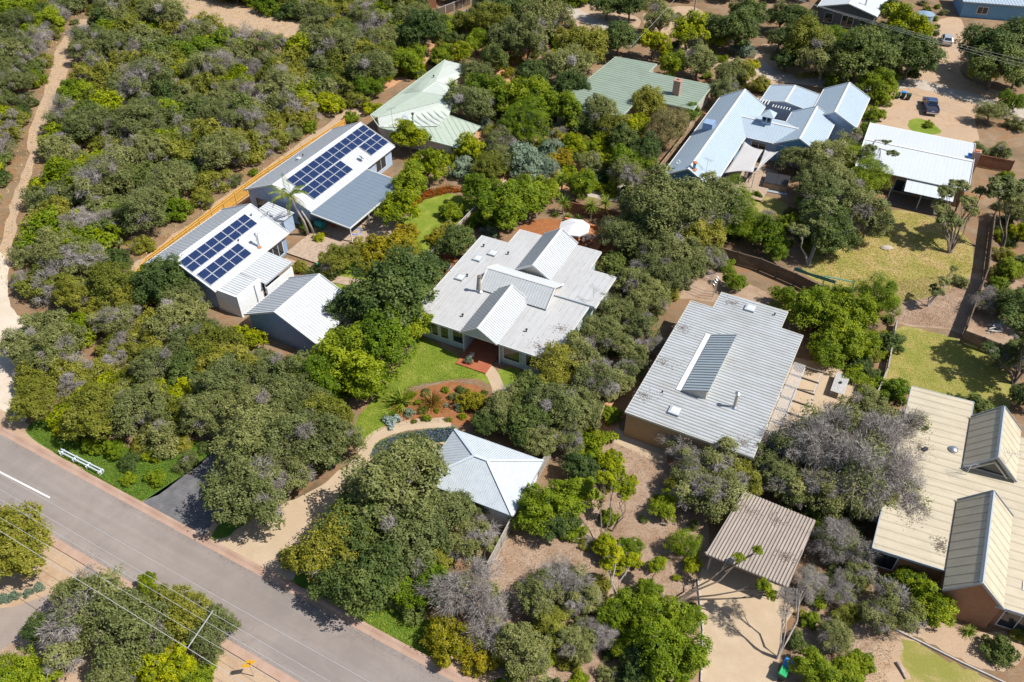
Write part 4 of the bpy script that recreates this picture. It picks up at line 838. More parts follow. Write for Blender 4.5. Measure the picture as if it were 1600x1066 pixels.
# ------------------------------------------------------------------ fences
def fence(name, label, pts, h, mat, rail=None, group=None, side=1, cat='fence', bay=2.4, pal=0.11):
    pts = [at(*p) if len(p) == 3 else Vector((p[0], p[1], 0)) for p in pts]
    for p in pts: p.z = 0
    root = empty(name, pts[0], 0, label, cat, group); o0 = pts[0]
    pal_mb = MB()
    for i in range(len(pts)-1):
        a, b_ = pts[i]-o0, pts[i+1]-o0; d = b_-a; L = d.length; d.normalize(); nn = Vector((-d.y, d.x, 0))*side; nb = max(1, round(L/bay))
        for k in range(nb+(1 if i == len(pts)-2 else 0)):
            p = a+d*(L*k/nb); MB().box((p.x, p.y, (h+0.12)/2), (0.12, 0.12, h+0.12), math.atan2(d.y, d.x)).build('post', rail or mat, root)
        for k in range(nb):
            p, q = a+d*(L*k/nb), a+d*(L*(k+1)/nb)
            for z in (0.35, h-0.3): MB().bar(p+nn*0.05+Vector((0, 0, z)), q+nn*0.05+Vector((0, 0, z)), 0.05, 0.09).build('rail', rail or mat, root)
            MB().bar(p+Vector((0, 0, h+0.02)), q+Vector((0, 0, h+0.02)), 0.13, 0.04).build('capping', rail or mat, root)
        x = 0.0
        while x < L-0.02:
            p = a+d*(x+pal/2)-nn*0.03; hh = h-random.uniform(0, 0.03); pal_mb.box((p.x, p.y, hh/2+0.03), (pal-0.008, 0.02, hh-0.06), math.atan2(d.y, d.x)+random.uniform(-.03, .03)); x += pal
    tag(pal_mb.build('palings', mat, root, fix=False), kind='stuff')
    return root
fence('paling_fence', 'new yellow timber paling fence between the bush and the two solar houses', [(195, 447, 1.8), (228, 404, 1.8), (400, 275, 1.8), (538, 186, 1.8)], 1.8, 'paling_yellow', side=-1)
fence('paling_fence', 'brown paling fence with pale rails between the two back gardens', [(660, 408, 1.6), (742, 323, 1.6), (790, 282, 1.6)], 1.6, 'paling_brown', 'grey_timber', side=-1)
fence('paling_fence', 'grey weathered paling fence beside the hip roofed garage', [(860, 698, 1.7), (822, 765, 1.7), (762, 880, 1.7)], 1.7, 'paling_grey', side=1)
fence('paling_fence', 'dark paling fence behind the flat ribbed roof house', [(1118, 385, 1.7), (1190, 405, 1.7), (1245, 428, 1.7), (1310, 460, 1.7)], 1.7, 'paling_dark', side=1)
fence('paling_fence', 'red brown paling fence right of the plain white roofed house', [(1526, 241, 1.8), (1585, 252, 1.8)], 1.8, 'paling_red', side=1)
fence('paling_fence', 'dark paling fence at the top of the dry lawn on the right edge', [(1508, 517, 1.6), (1570, 540, 1.6), (1640, 575, 1.6)], 1.6, 'paling_dark', side=1)
fence('paling_fence', 'long dark shaded paling fence running down the right edge', [(1556, 330, 1.8), (1545, 420, 1.8), (1512, 510, 1.8)], 1.8, 'paling_dark', side=1)
fence('paling_fence', 'grey paling fence among trees in the upper middle bush', [(612, 92, 1.9), (650, 66, 1.9)], 1.9, 'paling_grey')
fence('paling_fence', 'grey paling fence at the very top edge left of the gravel road', [(700, 28, 1.9), (745, 8, 1.9)], 1.9, 'paling_grey')
fence('paling_fence', 'red brown paling fence behind the white umbrella', [(880, 314, 1.6), (920, 322, 1.6), (985, 335, 1.6)], 1.6, 'paling_red', side=1)
fence('low_fence', 'low grey timber fence beside the patio with the wooden table', [(1402, 500, 1.0), (1388, 575, 1.0), (1372, 612, 1.0)], 1.0, 'paling_grey', side=1)
fence('low_fence', 'low paling fence beside the bare earth left of the ribbed house', [(944, 634, 1.2), (930, 670, 1.2)], 1.2, 'paling_brown', side=1)
fence('paling_fence', 'brown paling fence along the blue gabled house left side', [(985, 300, 1.5), (1028, 262, 1.5), (1085, 190, 1.5)], 1.5, 'paling_brown', side=1)
fence('slat_fence', 'dark slatted screen fence at the very top edge', [(682, 14, 1.6), (735, -6, 1.6)], 1.6, 'paling_dark', 'grey_timber')
# retaining wall / brown hut at the top edge
h = empty('timber_hut', at(660, 16), R(25), 'brown timber hut wall at the top edge behind the bush', 'hut')
MB().b2((-3, 0, 0), (3, 3, 2.4)).build('wall', 'paling_red', h); roof_sheet(h, [(-3.2, -0.2, 2.45), (3.2, -0.2, 2.45), (3.2, 3.2, 2.6), (-3.2, 3.2, 2.6)], 'roof_taupe', (0, 1, 0), 0.4)

# ------------------------------------------------------------------ power lines
def wire(label, a, b_, sag=0.5, r=0.018, name='power_line'):
    a, b_ = Vector(a), Vector(b_); pts = []
    for i in range(25): f = i/24; p = a.lerp(b_, f); p.z -= sag*4*f*(1-f); pts.append(p)
    return tag(MB().tube(pts, r, 5).build(name, 'wire'), label, 'power line', 'overhead wires')
def pole(p, h, label):
    o = empty('power_pole', (p.x, p.y, 0), math.atan2(rd.y, rd.x), label, 'power pole')
    MB().tube([(0, 0, 0), (0, 0, h)], [0.17, 0.12], 12).build('shaft', 'concrete_pole', o)
    MB().b2((-0.06, -1.25, h-0.5), (0.06, 1.25, h-0.36)).build('crossarm', 'grey_timber', o)
    for k in (-1.1, -0.4, 0.4, 1.1): MB().lathe([(0.03, 0), (0.06, 0.03), (0.04, 0.09), (0.06, 0.13), (0.02, 0.2)], (0, k, h-0.36), 8).build('insulator', 'trim_white', o)
    return o
WZ = 8.0
lines = [((0, 740), (450, 993)), ((0, 764), (450, 1026)), ((0, 780), (450, 1046)), ((0, 808), (370, 1027)), ((0, 829), (295, 1013))]
names = ['nearest the road centre line', 'second out from the road centre', 'over the far gutter', 'over the round hedge', 'lowest and brightest over the side driveway']
for (a_, b_), nm in zip(lines, names):
    A_, B_ = at(*a_, WZ), at(*b_, WZ); d = (B_-A_).normalized()
    wire('pale overhead wire along the sealed road, '+nm, A_-d*14, B_+d*26, 0.15, 0.014 if nm != names[4] else 0.02)
A_, B_ = at(333, 954, WZ), at(293, 1013, WZ)
tag(MB().bar(A_, B_, 0.05).build('wire_spreader', 'grey_timber'), 'pale wire spreader bar across the overhead wires', 'spreader')
m_ = (at(0, 790, WZ)+at(0, 764, WZ))/2; pole(m_-rd*13.9, 8.5, 'power pole beyond the left edge holding the road wires')
m_ = (at(450, 1020, WZ)); pole(m_+rd*25.9, 8.5, 'power pole beyond the bottom edge holding the road wires')
pt = Vector((34.7, 157.9, 0)); pole(pt, 10.5, 'grey power pole behind the flat green roofed house')
tp = at(1081, -14, 10.0); 
for i, (ya, yb) in enumerate(((0, 92), (6, 98), (14, 104))):
    A_ = Vector((34.7+[-0.4, 0.4, 1.1][i], 157.9, 10.1)); B_ = at(1640, yb+12, 8.5); wire(['highest', 'middle', 'lowest'][i]+' of the wires crossing the gravel road at upper right', A_, B_, 0.6, 0.022)
wire('pale service wire from the power pole to the flat green roof', (34.7, 157.7, 10.0), at(985, 74, 3.6), 0.3, 0.02)

# ------------------------------------------------------------------ vegetation generators
def quads_mesh(name, C, N, T, L, W, tint, mats, mi=None):
    """leaf mesh: C centres, N normals, T long axes, L/W half sizes"""
    n = len(C); N = N/np.linalg.norm(N, axis=1, keepdims=True)
    T = T-(T*N).sum(1, keepdims=True)*N; T /= np.maximum(np.linalg.norm(T, axis=1, keepdims=True), 1e-6); B = np.cross(N, T)
    V = np.empty((n, 4, 3)); V[:, 0] = C+T*L[:, None]; V[:, 1] = C+B*W[:, None]+N*(W*0.25)[:, None]; V[:, 2] = C-T*L[:, None]*0.9; V[:, 3] = C-B*W[:, None]+N*(W*0.25)[:, None]
    me = bpy.data.meshes.new(name); me.vertices.add(4*n); me.vertices.foreach_set('co', V.reshape(-1))
    me.loops.add(4*n); me.loops.foreach_set('vertex_index', np.arange(4*n, dtype=np.int32))
    me.polygons.add(n); me.polygons.foreach_set('loop_start', np.arange(0, 4*n, 4, dtype=np.int32))
    for mm in mats: me.materials.append(MATS[mm])
    if mi is not None: me.polygons.foreach_set('material_index', mi.astype(np.int32))
    at_ = me.attributes.new('tint', 'FLOAT', 'FACE'); at_.data.foreach_set('value', np.clip(tint, 0, 1).astype(np.float32))
    me.update(calc_edges=True); return me
def unit(n): v = rng.normal(size=(n, 3)); return v/np.linalg.norm(v, axis=1, keepdims=True)
def crown_mesh(name, leaf, cz, rz, lobes=24, clumps=26, per=13, size=0.05, slim=0.55, twig=0.0, ragged=0.3, droop=0.0, lobe_r=(0.30, 0.46), spread=0.16, up=0.8, low=-0.45, low_skirt=False):
    """crown of radius 1: leaf clumps gathered on uneven lobes that leave gaps between them"""
    LC = []; LR = []; tries = 0; lobes = int(lobes*1.25)
    ph = rng.uniform(0, 6.28, 3); am = np.array([0.20, 0.14, 0.10])*(0.6+ragged)
    def env(d):                      # uneven outline: the crown bulges in some directions and draws in at others
        th = math.atan2(d[1], d[0]); return 1+am[0]*math.sin(2*th+ph[0])+am[1]*math.sin(3*th+ph[1])+am[2]*math.sin(5*th+ph[2])
    while len(LC) < lobes and tries < 5000:
        tries += 1; d = unit(1)[0]
        if d[2] < low: continue
        rr = rng.uniform(0.38, 0.86)*env(d)*(1+rng.uniform(-ragged, ragged)*0.5); p = np.array([d[0]*rr, d[1]*rr, d[2]*rr*rz*rng.uniform(0.8, 1.15)])
        r = rng.uniform(*lobe_r)*(0.55+0.42*rng.random())
        if all(np.linalg.norm(p-q) > 0.52*(r+s) for q, s in zip(LC, LR)): LC.append(p); LR.append(r)
    LC = np.array(LC); LR = np.array(LR); k = len(LC)
    Cs, Ns, Ts, Ti, Mi, Ls, Ws = [], [], [], [], [], [], []
    for i in range(k):
        istw = rng.random() < twig
        ltint = rng.uniform(0.1, 0.9)
        cd_ = unit(clumps*2); cd_ = cd_[cd_[:, 2] > -0.55][:clumps]; m = len(cd_)
        cc = LC[i]+cd_*LR[i]*np.array([1, 1, 0.8])*rng.uniform(0.75, 1.08, (m, 1))
        if not istw:
            n = m*per; idx = np.repeat(np.arange(m), per)
            off = rng.normal(size=(n, 3))*spread*LR[i]*1.1; pos = cc[idx]+off
            nor = cd_[idx]*0.7+np.array([0, 0, up])+unit(n)*0.75
            Cs.append(pos); Ns.append(nor); tv = unit(n); tv[:, 2] -= droop*2; Ts.append(tv)
            Ls.append(size*rng.uniform(0.7, 1.35, n)); Ws.append(size*slim*rng.uniform(0.7, 1.3, n))
            Ti.append(0.45*ltint+0.40*rng.random(m)[idx]+0.25*rng.random(n)); Mi.append(np.zeros(n))
        else:
            pq = int(per*1.5); n = m*pq; idx = np.repeat(np.arange(m), pq)
            st = LC[i]*0.75+rng.normal(size=(n, 3))*0.05; en = cc[idx]+rng.normal(size=(n, 3))*spread*LR[i]*1.2
            f = rng.uniform(0.55, 1.0, (n, 1)); pos = st+(en-st)*f; dr = en-st+rng.normal(size=(n, 3))*0.14
            Cs.append(pos); Ts.append(dr); Ns.append(unit(n)+np.array([0, 0, 0.4])); Ls.append(rng.uniform(0.05, 0.15, n)); Ws.append(rng.uniform(0.0028, 0.007, n))
            Ti.append(0.4*ltint+0.6*rng.random(n)); Mi.append(np.ones(n))
    C = np.concatenate(Cs); N = np.concatenate(Ns); T = np.concatenate(Ts); L = np.concatenate(Ls); W = np.concatenate(Ws); Ti = np.concatenate(Ti); Mi = np.concatenate(Mi)
    # leaves buried inside another lobe are dropped
    ins = np.zeros(len(C), int)
    for i in range(k): ins += (np.linalg.norm((C-LC[i])/np.array([1, 1, 0.8]), axis=1) < LR[i]*0.62)
    keep = ins == 0
    C = C+np.array([0, 0, cz]); keep &= C[:, 2] > 0.02
    me = quads_mesh(name, C[keep], N[keep], T[keep], L[keep], W[keep], Ti[keep], [leaf, 'twig_grey'], Mi[keep])
    return me, LC+np.array([0, 0, cz])
def limb_mesh(name, tips, cz, mat, base_r=0.085, lean=(0, 0), stems=1):
    mb = MB(); fork = Vector((lean[0]*0.6, lean[1]*0.6, cz*0.45))
    for s in range(stems):
        a = random.uniform(0, 6.28); b0 = Vector((math.cos(a)*0.05*(stems > 1), math.sin(a)*0.05*(stems > 1), -0.05)); f2 = fork+Vector((math.cos(a), math.sin(a), 0))*0.12*(stems > 1)
        mid = (b0+f2)/2+Vector((random.uniform(-.06, .06), random.uniform(-.06, .06), 0))
        mb.tube([b0, mid, f2], [base_r, base_r*0.8, base_r*0.65], 7)
        sel = random.sample(list(range(len(tips))), min(len(tips), 24 if mat == 'bark_grey' else 10))
        for i in sel:
            t_ = Vector(tips[i]); m_ = f2.lerp(t_, 0.5)+Vector((random.uniform(-.1, .1), random.uniform(-.1, .1), random.uniform(-0.02, .12)))
            mb.tube([f2, m_, t_], [base_r*0.55, base_r*0.32, base_r*0.1], 5)
            for q in range(2):
                e = t_+Vector((random.uniform(-.25, .25), random.uniform(-.25, .25), random.uniform(-.05, .22))); mb.tube([m_.lerp(t_, 0.5), e], [base_r*0.16, base_r*0.04], 4)
    me_o = mb.build(name, mat, fix=False, smooth=True); me = me_o.data; bpy.data.objects.remove(me_o); return me
PROTO = {}
def proto(key, n, leaf, tree, **kw):
    """n variants of a kind; tree=True stands on a visible trunk, else a shrub that reaches the ground"""
    bark = kw.pop('bark', 'bark'); L = []
    for i in range(n):
        if tree: cz, rz = kw.get('cz', 1.05), kw.get('rz', 0.72)
        else: cz, rz = kw.get('cz', 0.42), kw.get('rz', 0.7)
        kk = {a: b for a, b in kw.items() if a not in ('cz', 'rz', 'stems')}
        me, tips = crown_mesh(key+'_crown', leaf, cz, rz, **kk)
        tr = limb_mesh(key+'_trunk', tips, cz, bark, 0.085 if tree else 0.05, (random.uniform(-.2, .2), random.uniform(-.2, .2)), kw.get('stems', 1 if tree else 3))
        L.append((me, tr, cz))
    PROTO[key] = L
proto('tea', 4, 'leaf_tea', True, lobes=34, clumps=34, per=16, size=0.037, slim=0.5, twig=0.06)
proto('tea_shrub', 3, 'leaf_tea', False, lobes=20, clumps=30, per=16, size=0.046, slim=0.5, twig=0.08)
proto('mix', 4, 'leaf_tea', True, lobes=34, clumps=32, per=16, size=0.037, slim=0.5, twig=0.34, ragged=0.5, bark='bark_grey')
proto('mix_shrub', 2, 'leaf_olive', False, lobes=20, clumps=30, per=16, size=0.046, slim=0.5, twig=0.32, bark='bark_grey')
proto('olive', 3, 'leaf_olive', True, lobes=34, clumps=34, per=16, size=0.037, twig=0.04)
proto('olive_shrub', 2, 'leaf_olive', False, lobes=20, clumps=30, per=16, size=0.046, twig=0.04)
proto('dark', 4, 'leaf_dark', True, lobes=32, clumps=32, per=16, size=0.040, slim=0.6)
proto('dark_shrub', 2, 'leaf_dark', False, lobes=20, clumps=28, per=16, size=0.05, slim=0.6)
proto('bright', 4, 'leaf_bright', True, lobes=30, clumps=34, per=16, size=0.040, slim=0.6, rz=0.8)
proto('bright_shrub', 3, 'leaf_bright', False, lobes=18, clumps=28, per=16, size=0.05, slim=0.6)
proto('lime', 3, 'leaf_lime', True, lobes=24, clumps=30, per=16, size=0.042, slim=0.6, ragged=0.5, lobe_r=(0.24, 0.38))
proto('lime_shrub', 3, 'leaf_lime', False, lobes=14, clumps=28, per=16, size=0.055, slim=0.6, ragged=0.5)
proto('gold_shrub', 2, 'leaf_gold', False, lobes=18, clumps=30, per=16, size=0.046)
proto('yellow_shrub', 2, 'leaf_yellow', False, lobes=12, clumps=24, per=16, size=0.07, ragged=0.6, lobe_r=(0.22, 0.36), cz=0.9, rz=0.5)
proto('silver_shrub', 2, 'leaf_silver', False, lobes=18, clumps=30, per=16, size=0.05, slim=0.4)
proto('she_oak', 2, 'leaf_she_oak', True, lobes=44, clumps=40, per=13, size=0.042, slim=0.22, droop=0.7, cz=1.1, rz=0.95, ragged=0.1)
proto('feather', 2, 'leaf_bright', True, lobes=32, clumps=40, per=14, size=0.042, slim=0.2, droop=0.3, rz=0.85)
proto('grey', 4, 'leaf_tea', True, lobes=30, clumps=36, per=13, size=0.04, twig=0.9, ragged=0.6, spread=0.3, bark='bark_grey')
proto('grey_shrub', 2, 'leaf_tea', False, lobes=20, clumps=30, per=12, size=0.042, twig=0.85, spread=0.3, bark='bark_grey')

LOOK = {'tea': ('tea_tree', 'grey green domed tea tree', 'tree'), 'tea_shrub': ('tea_tree_shrub', 'grey green tea tree shrub', 'shrub'), 'mix': ('twiggy_tree', 'half bare grey twigged tree', 'tree'), 'mix_shrub': ('twiggy_shrub', 'olive shrub with dead grey twigs', 'shrub'),
    'olive': ('olive_tree', 'olive brown leafy tree', 'tree'), 'olive_shrub': ('olive_shrub', 'olive green rounded shrub', 'shrub'), 'dark': ('dark_tree', 'dense dark green tree', 'tree'), 'dark_shrub': ('dark_shrub', 'low dark green shrub', 'shrub'),
    'bright': ('leafy_tree', 'fresh green leafy tree', 'tree'), 'bright_shrub': ('leafy_shrub', 'fresh green leafy shrub', 'shrub'), 'lime': ('lime_tree', 'lime green clumped tree', 'tree'), 'lime_shrub': ('lime_shrub', 'lime green shrub', 'shrub'),
    'gold_shrub': ('golden_shrub', 'golden olive shrub', 'shrub'), 'yellow_shrub': ('flowering_wattle', 'yellow flowering wattle', 'shrub'), 'silver_shrub': ('silver_shrub', 'silvery blue green shrub', 'shrub'), 'she_oak': ('she_oak', 'fine needled brown she oak', 'tree'),
    'feather': ('feathery_tree', 'soft feathery green tree', 'tree'), 'grey': ('bare_tree', 'leafless grey twiggy tree', 'tree'), 'grey_shrub': ('bare_shrub', 'leafless grey twiggy shrub', 'shrub')}
MARKS = [((-25, 96), 'the upper solar house'), ((-34, 79), 'the lower solar house'), ((-22, 69), 'the ribbed white shed'), ((-12, 117), 'the pale green hip house'), ((20, 123), 'the flat green roof house'), ((36, 106), 'the blue gabled house'),
    ((58, 103), 'the plain white roofed house'), ((2, 71), 'the central zinc house'), ((20, 59), 'the flat ribbed roof house'), ((38, 46), 'the cream roofed house'), ((-2, 46), 'the hip roofed garage'), ((20, 40), 'the carport'), ((62, 158), 'the top edge white house'),
    ((66, 122), 'the blue pickup'), ((80, 149), 'the silver car'), ((-16, 44), 'the sandy driveway'), ((-25, 47), 'the dark asphalt driveway'), ((-28, 35), 'the bottom left side driveway'), ((8, 32), 'the leaf littered yard'), ((40, 62), 'the dry back lawn'), ((44, 78), 'the straw coloured yard'), ((34, 60), 'the wooden patio table'), ((7, 86), 'the white umbrella'), ((-20, 82), 'the garden lawn')]
PLANTS = []
ZONE = {}
def plant(x, y, Rr, kind, zone=None, var=None, zs=1.0, rot=None):
    me, tr, cz = (PROTO[kind][var] if var is not None else random.choice(PROTO[kind]))
    nm, look, cat = LOOK[kind]; rot = random.uniform(0, 6.28) if rot is None else rot
    o = empty(nm, (x, y, 0), rot); o.scale = (Rr*random.uniform(.92, 1.08), Rr*random.uniform(.92, 1.08), Rr*zs*random.uniform(.92, 1.08)); o['category'] = cat
    c = bpy.data.objects.new('crown', me); COL.objects.link(c); c.parent = o
    if kind.endswith('shrub') and Rr < 1.2: pass
    else:
        k = bpy.data.objects.new('trunk', tr); COL.objects.link(k); k.parent = o
    PLANTS.append((o, kind, zone, x, y, Rr)); return o
def crown(px, py, rpx, kind, zs=1.0, var=None):
    cz = PROTO[kind][0][2]*zs; Rr = 2.0
    for _ in range(4): p = at(px, py, min(cz*Rr, 9)); Rr = rpx*mpp(p)
    plant(p.x, p.y, Rr, kind, None, var, zs)
def inside(poly, x, y):
    c = False; n = len(poly)
    for i in range(n):
        (x1, y1), (x2, y2) = poly[i], poly[(i+1) % n]
        if (y1 > y) != (y2 > y) and x < (x2-x1)*(y-y1)/(y2-y1)+x1: c = not c
    return c
def line_dist(x, y, lines):
    p = Vector((x, y)); best = 1e9
    for L in lines:
        for a, b_ in zip(L[:-1], L[1:]):
            d = b_-a; t_ = max(0, min(1, (p-a).dot(d)/d.length_squared)); best = min(best, (a+d*t_-p).length)
    return best
def thicket(px, zone, spacing, rmin, rmax, kinds, weights, avoid=(), z=1.5, clear=(), half=1.0):
    clear = [[at(*q).xy for q in L] for L in clear]
    poly = [(p.x, p.y) for p in (at(*q, z) for q in px)]
    av = [([(p.x, p.y) for p in (at(*q) for q in a)]) for a in avoid]
    xs = [p[0] for p in poly]; ys = [p[1] for p in poly]; pts = []
    for _ in range(9000):
        x, y = random.uniform(min(xs), max(xs)), random.uniform(min(ys), max(ys))
        if not inside(poly, x, y) or any(inside(a, x, y) for a in av): continue
        if any((x-q[0])**2+(y-q[1])**2 < spacing**2 for q in pts): continue
        rr = random.uniform(rmin, rmax)
        if clear:
            rr = min(rr, (line_dist(x, y, clear)-half)*0.8)
            if rr < 0.7: continue
        pts.append((x, y)); plant(x, y, rr, random.choices(kinds, weights)[0], zone)

# ------------------------------------------------------------------ planting
track = [(165, 40), (140, 85), (128, 130), (90, 215), (75, 275), (55, 345), (40, 430), (-60, 520), (-60, 400), (-12, 320), (18, 250), (32, 195), (68, 115), (72, 70), (95, 40)]
blow = [(180, -60), (260, -20), (330, -5), (400, 15), (480, 35), (480, 85), (400, 80), (330, 55), (250, 40), (190, 10)]
fstrip = [(165, 470), (200, 420), (255, 372), (380, 285), (515, 190), (560, 160), (590, 190), (400, 330), (250, 470)]
clear2 = [(600, 150), (620, 95), (690, 60), (760, 40), (760, 130), (700, 110)]
thicket([(-140, -70), (600, -70), (660, 20), (640, 60), (605, 100), (560, 150), (520, 180), (390, 270), (270, 368), (205, 415), (170, 450), (100, 455), (50, 470), (25, 440), (0, 380), (-120, 400)],
        'BUSH', 3.15, 2.3, 3.6,
        ['tea_shrub', 'mix_shrub', 'tea', 'olive_shrub', 'bright_shrub', 'lime_shrub', 'dark_shrub', 'grey_shrub', 'mix', 'yellow_shrub'], [28, 13, 14, 20, 12, 12, 9, 8, 7, 1.2], avoid=[track, blow, fstrip, clear2], clear=[[(140, 30), (105, 70), (95, 110), (62, 190), (50, 250), (25, 320), (8, 400), (-10, 470)], [(180, -20), (260, 5), (330, 18), (400, 40), (480, 52)], [(180, 470), (215, 425), (270, 385), (395, 290), (520, 200), (560, 170)]], half=0.9)
thicket([(45, 500), (110, 460), (200, 450), (250, 430), (330, 520), (400, 560), (470, 605), (515, 655), (480, 690), (400, 690), (330, 680), (250, 690), (150, 655), (50, 635), (40, 560)],
        'in the thicket above the sealed road', 3.0, 1.9, 3.0,
        ['tea', 'mix', 'olive', 'tea_shrub', 'olive_shrub', 'dark', 'mix_shrub', 'lime_shrub'], [26, 9, 24, 12, 16, 6, 5, 8], z=2.0)
thicket([(560, -80), (900, -80), (900, -5), (640, -5)], 'beyond the far gardens along the top edge', 3.6, 1.6, 3.0, ['tea', 'dark', 'bright_shrub', 'olive'], [3, 3, 2, 2])
thicket([(900, -80), (1270, -80), (1265, -8), (900, -8)], 'beyond the gravel road at the top edge', 4.2, 1.6, 3.0, ['tea', 'dark', 'olive'], [3, 3, 2])
